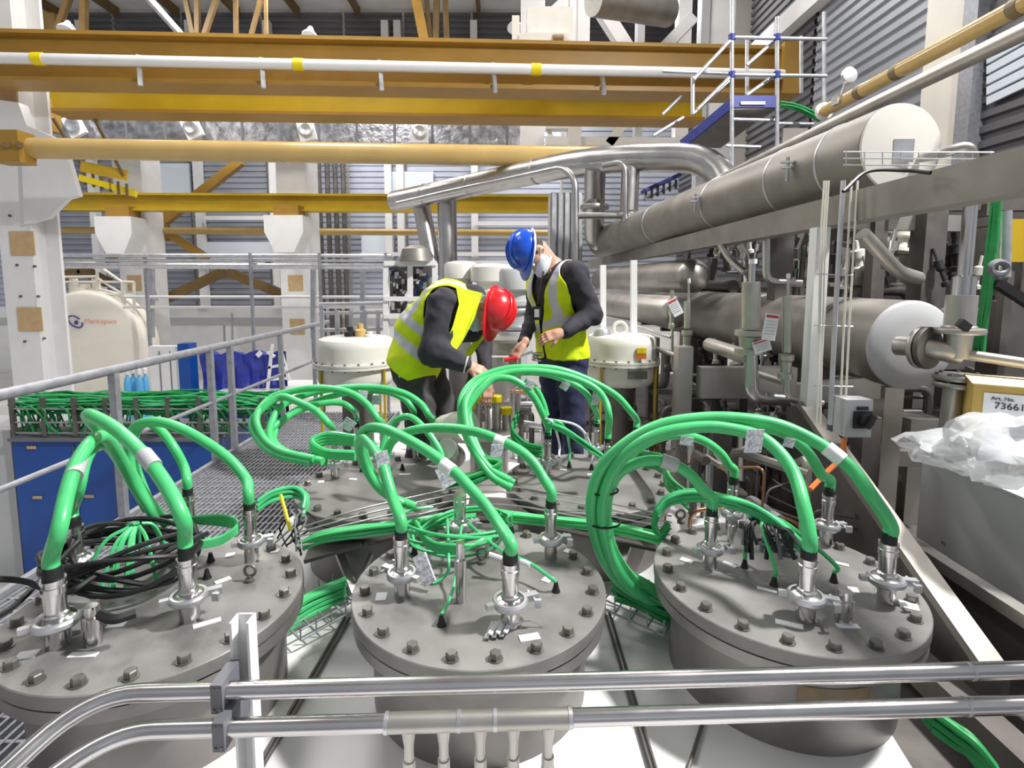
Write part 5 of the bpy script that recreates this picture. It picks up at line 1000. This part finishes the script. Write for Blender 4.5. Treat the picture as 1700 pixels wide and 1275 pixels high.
rnd = random.Random(5); t = thing('rear_piping', 'low tangle of bright pipes and valves behind the rear right vessel', 'piping', (.6, 4.3, ZD))
for k in range(40):
    a = V((rnd.uniform(-.3, 1.4), rnd.uniform(3.95, 4.8), rnd.uniform(-1.3, -.8))); d = V((rnd.uniform(-.4, .4), rnd.uniform(-.2, .2), 0)); q = [a, a + d, V((a.x + d.x, a.y + d.y, ZD))]
    part(MB().tube(bend(q, .05), rnd.choice((.01, .016, .025)), 8), 'pipe_run', M[rnd.choice(('satin', 'galv', 'copper', 'rack', 'dark'))], t)
rnd = random.Random(9); t = thing('copper_piping', 'dark tangle of copper tinted tubing right of the rear right vessel', 'piping', (1.4, 3.2, ZD))
for k in range(46):
    a = V((rnd.uniform(1.05, 1.75), rnd.uniform(2.45, 3.9), rnd.uniform(-1.3, -.85))); d = V((rnd.uniform(-.3, .3), rnd.uniform(-.35, .35), rnd.uniform(-.1, .1))); q = [a, a + d, V((a.x + d.x, a.y + d.y, ZD - .1))]
    part(MB().tube(bend(q, .05), rnd.choice((.006, .01, .016, .025)), 8), 'tube_run', M[rnd.choice(('copper', 'galv', 'rack', 'dark', 'satin', 'rack'))], t)
# ------------------------------------------------------------------ people (one smooth skin each, grown from a distance field)
def npv(p): return np.array(p[:], dtype=float)
def rcone(P, a, b, ra, rb):                                  # distance to a tapered capsule
    a, b = npv(a), npv(b); ba = b - a; pa = P - a; L2 = ba @ ba + 1e-12; h = np.clip((pa @ ba) / L2, 0, 1)
    return np.linalg.norm(pa - h[:, None] * ba, axis=1) - (ra + (rb - ra) * h)
def ellip(P, c, R, r):                                       # R: rows = local axes
    q = (P - npv(c)) @ np.array(R).T; r = np.array(r); k0 = np.linalg.norm(q / r, axis=1); k1 = np.linalg.norm(q / r ** 2, axis=1) + 1e-9
    return k0 * (k0 - 1) / k1
def smin(a, b, k): h = np.clip(.5 + .5 * (b - a) / k, 0, 1); return b + (a - b) * h - k * h * (1 - h)
def prim(P, q): return rcone(P, *q[1:5]) if q[0] == 'c' else ellip(P, *q[1:4])
def field(P, prims, k):
    d = None
    for q in prims: e = prim(P, q); d = e if d is None else smin(d, e, q[-2] if q[-2] else k)
    return d
def nets(f, lo, hi, h):                                      # naive surface nets
    lo, hi = npv(lo), npv(hi); n = np.ceil((hi - lo) / h).astype(int) + 1
    ax = [lo[i] + h * np.arange(n[i]) for i in range(3)]; G = np.stack(np.meshgrid(*ax, indexing='ij'), -1).reshape(-1, 3)
    D = np.concatenate([f(G[i:i + 60000]) for i in range(0, len(G), 60000)]).reshape(n); S = D < 0
    c = [(i, j, k) for i in (0, 1) for j in (0, 1) for k in (0, 1)]; m = n - 1
    def sub(A_, o): return A_[o[0]:o[0] + m[0], o[1]:o[1] + m[1], o[2]:o[2] + m[2]]
    cnt = sum(sub(S, o).astype(int) for o in c); act = (cnt > 0) & (cnt < 8); idx = -np.ones(m, int); cells = np.argwhere(act); idx[act] = np.arange(len(cells))
    acc = np.zeros((len(cells), 3)); w = np.zeros(len(cells)); ci, cj, ck = cells.T
    for a in range(8):
        for b in range(a + 1, 8):
            o1, o2 = c[a], c[b]
            if sum(abs(o1[t] - o2[t]) for t in range(3)) != 1: continue
            d1, d2 = D[ci + o1[0], cj + o1[1], ck + o1[2]], D[ci + o2[0], cj + o2[1], ck + o2[2]]; x = (d1 < 0) != (d2 < 0); t = np.where(x, d1 / (d1 - d2 + 1e-12), 0)
            p = np.array(o1) + t[:, None] * (np.array(o2) - np.array(o1)); acc[x] += p[x]; w += x
    Vt = lo + h * (cells + acc / w[:, None]); F_ = []
    for a in range(3):
        o = [0, 0, 0]; o[a] = 1; s = [slice(1, -1)] * 3; s1 = list(s); s[a] = slice(0, n[a] - 1); s1[a] = slice(1, n[a])
        A_, B_ = S[tuple(s)], S[tuple(s1)]; e = np.argwhere(A_ != B_); fl = A_[A_ != B_]; off_ = np.array([1, 1, 1]); off_[a] = 0; e = e + off_
        u, v = [(1, 2), (2, 0), (0, 1)][a]; U = np.zeros(3, int); U[u] = 1; Wv = np.zeros(3, int); Wv[v] = 1
        g = lambda q: idx[q[:, 0], q[:, 1], q[:, 2]]
        q = np.stack([g(e - U - Wv), g(e - Wv), g(e), g(e - U)], 1); q[~fl] = q[~fl][:, ::-1]; F_.append(q)
    F_ = np.concatenate(F_); return Vt, F_[(F_ >= 0).all(1)]
def fmesh(name, Vt, F_, mats, mi, org, smooth_it=2):
    me = bpy.data.meshes.new(name); me.from_pydata((Vt - npv(org)).tolist(), [], F_.tolist())
    for m in mats: me.materials.append(m)
    me.polygons.foreach_set('material_index', mi); me.polygons.foreach_set('use_smooth', [True] * len(me.polygons)); me.update(); return me
def relax(Vt, F_, it=2):
    for _ in range(it):
        acc = np.zeros_like(Vt); w = np.zeros(len(Vt))
        for a, b in ((0, 1), (1, 2), (2, 3), (3, 0)):
            for p, q in ((a, b), (b, a)): np.add.at(acc, F_[:, p], Vt[F_[:, q]]); np.add.at(w, F_[:, p], 1)
        Vt = Vt * .5 + .5 * acc / np.maximum(w, 1)[:, None]
    return Vt
def frame(up, fwd):
    u = V3(up).normalized(); f = V3(fwd); f = (f - u * f.dot(u)).normalized(); r = f.cross(u); return r, f, u   # right, forward, up
def hand_prims(w, d, n, side, curl, spread=.25, S=1.0, thumb=.7):
    """w wrist, d direction of the hand, n back-of-hand normal, side = +1/-1 for the thumb; four unequal fingers bent by curl."""
    d = V3(d).normalized(); n = V3(n); n = (n - d * n.dot(d)).normalized(); s = d.cross(n) * side; w = V3(w); Q = []
    pc = w + d * .085 * S
    for o in (-.027, -.009, .009, .027): Q.append(('c', w + s * o * .7 + d * .01, pc + s * o, .016 * S, .0125 * S, .012, 3))
    Q.append(('c', w - d * .04, w + d * .03, .027 * S, .026 * S, .015, 3))
    for i, (o, L) in enumerate(zip((.028, .0095, -.0095, -.027), (.072, .08, .074, .058))):
        p = pc + s * o * S; dirn = (d + s * (o * spread * 8)).normalized(); a = curl[i]
        for j, fr in enumerate((.45, .3, .25)):
            a_ = a * (j + .7); dn = (dirn * math.cos(a_) - n * math.sin(a_)).normalized(); q = p + dn * L * fr * S; Q.append(('c', p, q, (.0088 - .0008 * j) * S, (.0082 - .0008 * j) * S, .004, 3)); p = q
    b = w + d * .03 * S + s * .026 * S; td = (d * .75 + s * .65 - n * thumb * .5).normalized(); m_ = b + td * .04 * S; e = m_ + (td * .6 + d * .5 - n * .4).normalized() * .032 * S
    Q += [('c', w + d * .01 + s * .015, b, .018 * S, .014 * S, .01, 3), ('c', b, m_, .0125 * S, .0105 * S, .006, 3), ('c', m_, e, .0105 * S, .0085 * S, .004, 3)]
    return Q
def folds(P, hc_):                                           # cloth wrinkles, none on the head
    x, y, z = P.T; w = np.clip((np.linalg.norm(P - hc_, axis=1) - .17) / .06, 0, 1)
    return w * (.0045 * np.sin(31 * x + 47 * z + 3 * np.sin(11 * y + 9 * x)) * np.sin(17 * y - 13 * z + 2 * np.sin(19 * z)) + .003 * np.sin(63 * z - 29 * x + 3 * np.sin(23 * x + 15 * y)))
def person(label, base, body, hands, hats, torso, arms, neck, org, vest, mats):
    t = thing('person', label, 'person', org)
    pts = []; hc_ = npv(hats)
    for q in body: pts += [npv(q[1]) - .2, npv(q[1]) + .2] + ([npv(q[2]) - .16, npv(q[2]) + .16] if q[0] == 'c' else [])
    pts = np.array(pts); lo, hi = pts.min(0), pts.max(0); lo[2] = max(lo[2], ZD - .012)
    Vt, F_ = nets(lambda P: field(P, body, .05) + folds(P, hc_), lo, hi, .0115); Vt = relax(Vt, F_, 1)
    cen = Vt[F_].mean(1); D = np.stack([prim(cen, q) for q in body], 1); mi = np.array([q[-1] for q in body])[D.argmin(1)]
    for hp in hands:
        pts = np.array([npv(q[1]) for q in hp] + [npv(q[2]) for q in hp]); v2, f2 = nets(lambda P: field(P, hp, .006), pts.min(0) - .035, pts.max(0) + .035, .0048)
        F_ = np.concatenate([F_, f2 + len(Vt)]); Vt = np.concatenate([Vt, relax(v2, f2, 1)]); mi = np.concatenate([mi, np.full(len(f2), 3)])
    o = bpy.data.objects.new('body', fmesh('body', Vt, F_, mats, mi, org)); COL.objects.link(o); o.parent = t
    # vest: shell a little outside the torso, open at arms, neck and front
    f = lambda P: field(P, torso, .06) - .02 + .7 * folds(P, hc_)
    pts = np.array([npv(q[1]) for q in torso]); Vt, F_ = nets(f, pts.min(0) - .3, pts.max(0) + .3, .009); Vt = relax(Vt, F_, 3); cen = Vt[F_].mean(1)
    keep = vest['keep'](cen); F_ = F_[keep]; used = np.unique(F_); re = -np.ones(len(Vt), int); re[used] = np.arange(len(used)); Vt, F_ = Vt[used], re[F_]
    E_ = np.concatenate([F_[:, [a, (a + 1) % 4]] for a in range(4)]); E_.sort(1); ue, ct = np.unique(E_, axis=0, return_counts=True); be = ue[ct == 1]
    for _ in range(6):
        ac = np.zeros_like(Vt); w_ = np.zeros(len(Vt))
        for a, b in ((0, 1), (1, 0)): np.add.at(ac, be[:, a], Vt[be[:, b]]); np.add.at(w_, be[:, a], 1)
        bm_ = w_ > 0; Vt[bm_] = .4 * Vt[bm_] + .6 * ac[bm_] / w_[bm_, None]
    me = fmesh('vest', Vt, F_, [M['vest']], np.zeros(len(F_), int), org); at = me.attributes.new('band', 'FLOAT', 'POINT'); at.data.foreach_set('value', vest['band'](Vt).astype(np.float32))
    o = bpy.data.objects.new('vest', me); COL.objects.link(o); o.parent = t; o['label'] = 'yellow high visibility vest with silver bands'
    sm = o.modifiers.new('thickness', 'SOLIDIFY'); sm.thickness = .006; sm.offset = 0
    return t
def helmet(t, c, up, fwd, m, R=.128, band=None, H=.125):
    r, f, u = frame(up, fwd); mb = MB(); n, k = 40, 12; vs = []; fs = []; c = V3(c)
    for i in range(k + 1):
        a = math.pi / 2 * i / k
        for j in range(n):
            b = 2 * math.pi * j / n; rid = 1 + .03 * math.exp(-(math.sin(b) * 3.2) ** 2) * math.sin(a) ** .5 * (math.cos(a) * .8 + .2)
            vs.append(c + (f * math.cos(b) * R * 1.12 + r * math.sin(b) * R * .95) * math.cos(a) * rid + u * H * math.sin(a) * rid)
    for i in range(k):
        for j in range(n): fs.append((i * n + j, i * n + (j + 1) % n, (i + 1) * n + (j + 1) % n, (i + 1) * n + j))
    fs.append(tuple(k * n + j for j in range(n)))
    mb.add(vs, fs); h = part(mb, 'helmet', m, t); sd = h.modifiers.new('thickness', 'SOLIDIFY'); sd.thickness = .004
    br = MB(); vs = []; fs = []
    for j in range(n):
        b = 2 * math.pi * j / n; pk = max(0, math.cos(b)) ** 3; e = .012 + .045 * pk
        ri = f * math.cos(b) * R * 1.12 + r * math.sin(b) * R * .95
        for q, dz in ((.0, .006), (e, .001 - .012 * pk), (e, -.004 - .012 * pk), (0, -.002)): vs.append(c + ri + ri.normalized() * q + u * dz)
    for j in range(n):
        for q in range(4): fs.append((4 * j + q, 4 * j + (q + 1) % 4, 4 * ((j + 1) % n) + (q + 1) % 4, 4 * ((j + 1) % n) + q))
    part(br.add(vs, fs), 'brim', m, h)
    for s in (-.35, 0, .35):
        q = [c + (f * math.cos(a) * R * 1.14 + u * H * 1.02 * math.sin(a)) * math.cos(s * .9) + r * R * s * .95 * (.7 + .3 * math.sin(a)) for a in np.linspace(.45, 2.7, 16)]; part(MB().tube(q, .006, 6), 'ridge', m, h)
    if band: part(MB().tube([c - u * .008 + f * math.cos(b) * R * 1.14 + r * math.sin(b) * R * .97 for b in np.linspace(0, 6.2832, 41)[:-1]], .0095, 6, True), 'white_band', band, h)
    return r, f, u
def head(c, up, fwd, nb, hairm):
    r, f, u = frame(up, fwd); c = V3(c); R3 = [tuple(r), tuple(f), tuple(u)]
    return [('e', c + u * .01 - f * .012, R3, (.077, .095, .1), .02, hairm), ('e', c + f * .03 - u * .03, R3, (.068, .074, .095), .02, 3),
            ('c', c + f * .075 - u * .1, c + f * .02 - u * .085, .03, .05, .03, 3), ('c', c + f * .1 - u * .01, c + f * .117 - u * .045, .009, .014, .012, 3),
            ('e', c + r * .077 - u * .03 - f * .005, R3, (.012, .022, .032), .008, 3), ('e', c - r * .077 - u * .03 - f * .005, R3, (.012, .022, .032), .008, 3),
            ('c', c + f * .097 - u * .077 + r * .018, c + f * .097 - u * .077 - r * .018, .009, .009, .008, 3),
            ('c', V3(nb), c - u * .06 - f * .03, .062, .055, .03, 3)], (r, f, u)
def mask_of(t, c, rfu, m, k=1.0):
    r, f, u = rfu; c = V3(c); vs = []; fs = []; n = 14
    for i in range(n + 1):
        a = math.pi * (i / n - .5) * .92
        for j in range(9):
            b = (j / 8 - .5); fold = .006 * (j % 2)
            vs.append(c - u * (.072 + b * .085) + r * math.sin(a) * (.075 - .012 * abs(b)) + f * (.03 + (.098 + .02 * (1 - 4 * b * b) * k + fold) * math.cos(a) - .02))
    for i in range(n):
        for j in range(8): fs.append((i * 9 + j, i * 9 + j + 1, (i + 1) * 9 + j + 1, (i + 1) * 9 + j))
    mk = part(MB().add(vs, fs), 'face_mask', m, t); sd = mk.modifiers.new('thickness', 'SOLIDIFY'); sd.thickness = .003
    for s in (-1, 1):
        e = c + r * s * .088 - u * .03 - f * .012
        for dz in (.035, .11): part(MB().tube(crom([c - u * dz + r * s * .075 + f * .03, e + r * s * .004 - u * (dz - .06) * .3], 4), .002, 5), 'ear_loop', m, mk)
def eyes(t, c, rfu):
    r, f, u = rfu; c = V3(c)
    for s in (-1, 1): part(MB().sph(c + f * .093 - u * .005 + r * s * .031, (.012, .012, .012), 6), 'eye', M['white'], t); part(MB().sph(c + f * .1025 - u * .007 + r * s * .031, (.005, .005, .005), 5), 'iris', M['black'], t); part(MB().tube(crom([c + f * .094 + u * .018 + r * s * .015, c + f * .096 + u * .024 + r * s * .032, c + f * .082 + u * .018 + r * s * .05], 3), .0045, 5), 'eyebrow', M['hair'], t)
# material slots: 0 jacket, 1 trousers, 2 shoes, 3 skin, 4 hair
# --- man in red helmet, bending to the right
P1 = dict(pel=A(693, 592, 3.34), abd=A(704, 552, 3.33), chest=A(744, 512, 3.32), nb=A(785, 500, 3.3), rs=A(738, 508, 3.13), ls=A(782, 508, 3.48), re=A(720, 584, 3.02), rw=A(770, 604, 2.98), le=A(802, 575, 3.5), lw=A(808, 628, 3.24))
hc1 = A(812, 516, 3.2); up1, fw1 = (.9, -.42, .02), (-.15, -.45, -.88)
tor1 = [('c', P1['pel'], P1['abd'], .15, .145, 0, 0), ('c', P1['abd'], P1['chest'], .145, .155, .05, 0), ('c', P1['chest'] + V((0, -.07, 0)), P1['chest'] + V((.02, .09, 0)), .13, .13, .05, 0), ('c', P1['rs'], P1['ls'], .085, .085, .05, 0), ('c', A(684, 606, 3.24), A(690, 606, 3.44), .13, .13, .05, 0)]
hd1, rfu1 = head(hc1, up1, fw1, P1['nb'], 4)
legs1 = [('c', A(688, 612, 3.24), A(700, 716, 3.12), .118, .088, .05, 1), ('c', A(706, 612, 3.44), A(748, 708, 3.3), .118, .09, .05, 1)]
for kx, ky, Y, ax in ((700, 716, 3.12, 678), (748, 708, 3.3, 722)):
    k_ = A(kx, ky, Y); an = V((A(ax, 760, Y + .12).x, Y + .14, ZD + .1)); legs1 += [('c', k_, an, .076, .055, .04, 1), ('c', an + V((-.05, .02, -.055)), an + V((.15, -.03, -.065)), .05, .042, .03, 2)]
body1 = tor1[:4] + [tor1[4][:-1] + (1,), ('c', P1['rs'], P1['re'], .1, .083, .04, 0), ('c', P1['re'], P1['rw'], .08, .047, .03, 0), ('c', A(735, 545, 3.3), A(782, 548, 3.3), .11, .075, .05, 0), ('c', P1['ls'], P1['le'], .078, .06, .04, 0), ('c', P1['le'], P1['lw'], .055, .04, .03, 0), ('c', P1['chest'] + V((.06, 0, .02)), P1['nb'] + V((.0, 0, .02)), .1, .085, .05, 0)] + hd1 + legs1
hands1 = [hand_prims(P1['rw'] + V((.02, 0, -.01)), (.85, .1, -.35), (.3, -.6, .75), 1, (.35, .4, .45, .5)), hand_prims(P1['lw'] + V((0, -.02, -.02)), (.05, -.25, -1), (.6, -.75, .2), -1, (.5, .5, .55, .6))]
ax1 = (npv(P1['chest']) - npv(P1['pel'])); L1 = np.linalg.norm(ax1); ax1 /= L1
lat1 = np.array([0, 1, 0]); bk1 = np.cross(ax1, lat1); bk1 = -bk1 if bk1[2] < 0 else bk1       # back of the torso looks up and left
def v1(P): q = P - npv(P1['pel']); return q @ ax1, q @ lat1, q @ bk1
def keep1(P):
    s, l, b = v1(P); arm = np.minimum(rcone(P, P1['rs'], P1['re'], .122, .105), rcone(P, P1['ls'], P1['le'], .1, .08)); nk = rcone(P, P1['nb'] + V((.02, 0, .0)), hc1, .098, .08)
    front = (b < -.04) & (np.abs(l) < .055); return (s > -.09) & (arm > 0) & (nk > 0) & ~front
def band1(P): s, l, b = v1(P); return np.minimum(np.minimum(np.abs(s - .07), np.abs(s - .19)), np.where(s > .19, np.abs(np.abs(l) - .115), 9))
p1 = person('person in red helmet and yellow vest bending forward over a fitting', None, body1, hands1, hc1, tor1, None, None, V((P1['pel'].x, P1['pel'].y, ZD)), dict(keep=keep1, band=band1), [M['jacket'], M['trouser'], M['shoe'], M['skin'], M['ghair']])
helmet(p1, hc1 + rfu1[2] * .035 - rfu1[1] * .005, up1, fw1, M['red'], .123); mask_of(p1, hc1, rfu1, M['maskb']); eyes(p1, hc1, rfu1)
vp = [A(757, 476, 3.13), A(800, 487, 3.14), A(786, 530, 3.06), A(768, 565, 3.04), A(751, 590, 3.04), A(738, 576, 3.02), A(752, 540, 3.0), A(762, 505, 3.03)]
part(MB().prism(vp, (.004, .014, 0)), 'vest_front_panel', M['hivis'], p1); part(MB().prism([A(797, 548, 3.34), A(806, 556, 3.34), A(782, 590, 3.3), A(771, 590, 3.28)], (.004, .014, 0)), 'vest_front_panel', M['hivis'], p1)
part(MB().box(A(663, 612, 3.12), (.035, .01, .1), Matrix.Rotation(-.3, 3, 'Y')), 'pocket_paper', M['paper'], p1)
w_ = P1['rw'] + V((.012, 0, -.004)); part(MB().tube([w_ + (V((0, .044, 0)) * math.cos(a) + V((.012, 0, .044)) * math.sin(a)) for a in np.linspace(0, 6.2832, 20)[:-1]], .005, 6, True), 'watch_strap', M['offwhite'], p1)
# --- man in blue helmet, standing and looking down
fwd = V((-.78, -.62, 0)).normalized(); lf = V((.62, -.78, 0))
ch2 = A(922, 482, 3.62); P2 = dict(pel=A(934, 588, 3.64), abd=A(930, 545, 3.63), chest=ch2, nb=A(919, 446, 3.62), ls=A(954, 456, 3.48), rs=A(893, 456, 3.74), le=A(982, 522, 3.48), lw=A(938, 552, 3.34), re=A(886, 525, 3.72), rw=A(869, 568, 3.5))
hc2 = A(882, 419, 3.5); up2, fw2 = (-.93, -.3, .16), (-.2, -.35, -.92)
tor2 = [('c', P2['pel'] + lf * .05, P2['abd'] + lf * .03, .125, .12, 0, 0), ('c', P2['pel'] - lf * .05, P2['abd'] - lf * .03, .125, .12, .05, 0), ('c', P2['abd'], ch2, .135, .14, .05, 0), ('c', ch2 + lf * .07, ch2 - lf * .07, .125, .125, .05, 0), ('c', P2['rs'], P2['ls'], .075, .075, .05, 0)]
hd2, rfu2 = head(hc2, up2, fw2, P2['nb'], 4)
legs2 = []
for s, kx, Y in ((1, 950, 3.5), (-1, 920, 3.66)):
    h_ = P2['pel'] + lf * .085 * s + V((0, 0, -.03)); k_ = A(kx, 702, Y); an = V((k_.x + .03, k_.y + .02, ZD + .1)); legs2 += [('c', h_, k_, .11, .078, .05, 1), ('c', k_, an, .076, .055, .04, 1), ('c', an + V((.04, .04, -.055)) - fwd * .02, an + fwd * .15 + V((0, 0, -.065)), .05, .042, .03, 2)]
body2 = tor2 + [('c', P2['ls'], P2['le'], .086, .07, .04, 0), ('c', P2['le'], P2['lw'], .068, .045, .03, 0), ('c', P2['rs'], P2['re'], .075, .058, .04, 0), ('c', P2['re'], P2['rw'], .054, .04, .03, 0), ('c', ch2 + V((0, 0, .08)), P2['nb'], .1, .066, .05, 0)] + hd2 + legs2
hands2 = [hand_prims(P2['lw'] + V((-.03, -.02, 0)), (-.9, -.2, -.25), (.1, -.75, .65), -1, (.4, .45, .5, .5)), hand_prims(P2['rw'] + V((-.01, -.03, -.02)), (-.55, -.35, -.75), (-.35, -.6, .6), 1, (.5, .55, .6, .6))]
F2, LF2 = npv(fwd), npv(lf)
def v2_(P): q = P - npv(P2['pel']); return q[:, 2], q @ LF2, q @ F2
def keep2(P):
    z, l, b = v2_(P); arm = np.minimum(rcone(P, P2['rs'], P2['re'], .095, .08), rcone(P, P2['ls'], P2['le'], .106, .09)); nk = rcone(P, P2['nb'] + V((.01, 0, -.02)), hc2, .098, .08)
    front = (b > .03) & (np.abs(l + .01) < .012 + np.maximum(0, z - .2) * .22); return (z > -.02 + .0 * l) & (arm > 0) & (nk > 0) & ~front
def band2(P): z, l, b = v2_(P); return np.minimum(np.abs(z - .2 - .3 * l), np.where(z > .2 + .3 * l, np.abs(np.abs(l) - .1), 9))
p2 = person('person in blue helmet and yellow vest standing with bowed head', None, body2, hands2, hc2, tor2, None, None, V((P2['pel'].x, P2['pel'].y, ZD)), dict(keep=keep2, band=band2), [M['jacket'], M['navy'], M['shoe'], M['skin'], M['hair']])
helmet(p2, hc2 + rfu2[2] * .035 - rfu2[1] * .005, up2, fw2, M['hblue'], .125, M['white']); mask_of(p2, hc2, rfu2, M['mask'], 2.2); eyes(p2, hc2, rfu2)
bd = A(891, 520, 3.40); ly = part(MB().tube(crom([A(905, 440, 3.46), A(897, 475, 3.42), A(892, 505, 3.4)], 6), .004, 6), 'lanyard', M['black'], p2)
part(MB().box(bd, (.055, .008, .085)), 'badge', M['black'], p2); part(MB().box(bd + V((0, -.006, 0)), (.03, .003, .05)), 'badge_card', M['grey'], p2)
t = thing('hand_tool', 'red handled tool held by the man in blue helmet', 'tool', A(845, 598, 3.4))
part(MB().cyl(A(836, 598, 3.4), A(858, 594, 3.42), .014, n=12), 'handle', M['red'], t); part(MB().cyl(A(858, 594, 3.42), A(884, 584, 3.44), .008, n=10), 'shaft', M['polished'], t)
t = thing('meter_lead', 'coiled dark lead hanging from the hand of the man in blue helmet', 'lead', A(890, 600, 3.3))
part(MB().tube(helix(A(892, 585, 3.32), .03, .02, 3, -.018, n=16), .004, 6), 'coil', M['dgrey'], t)
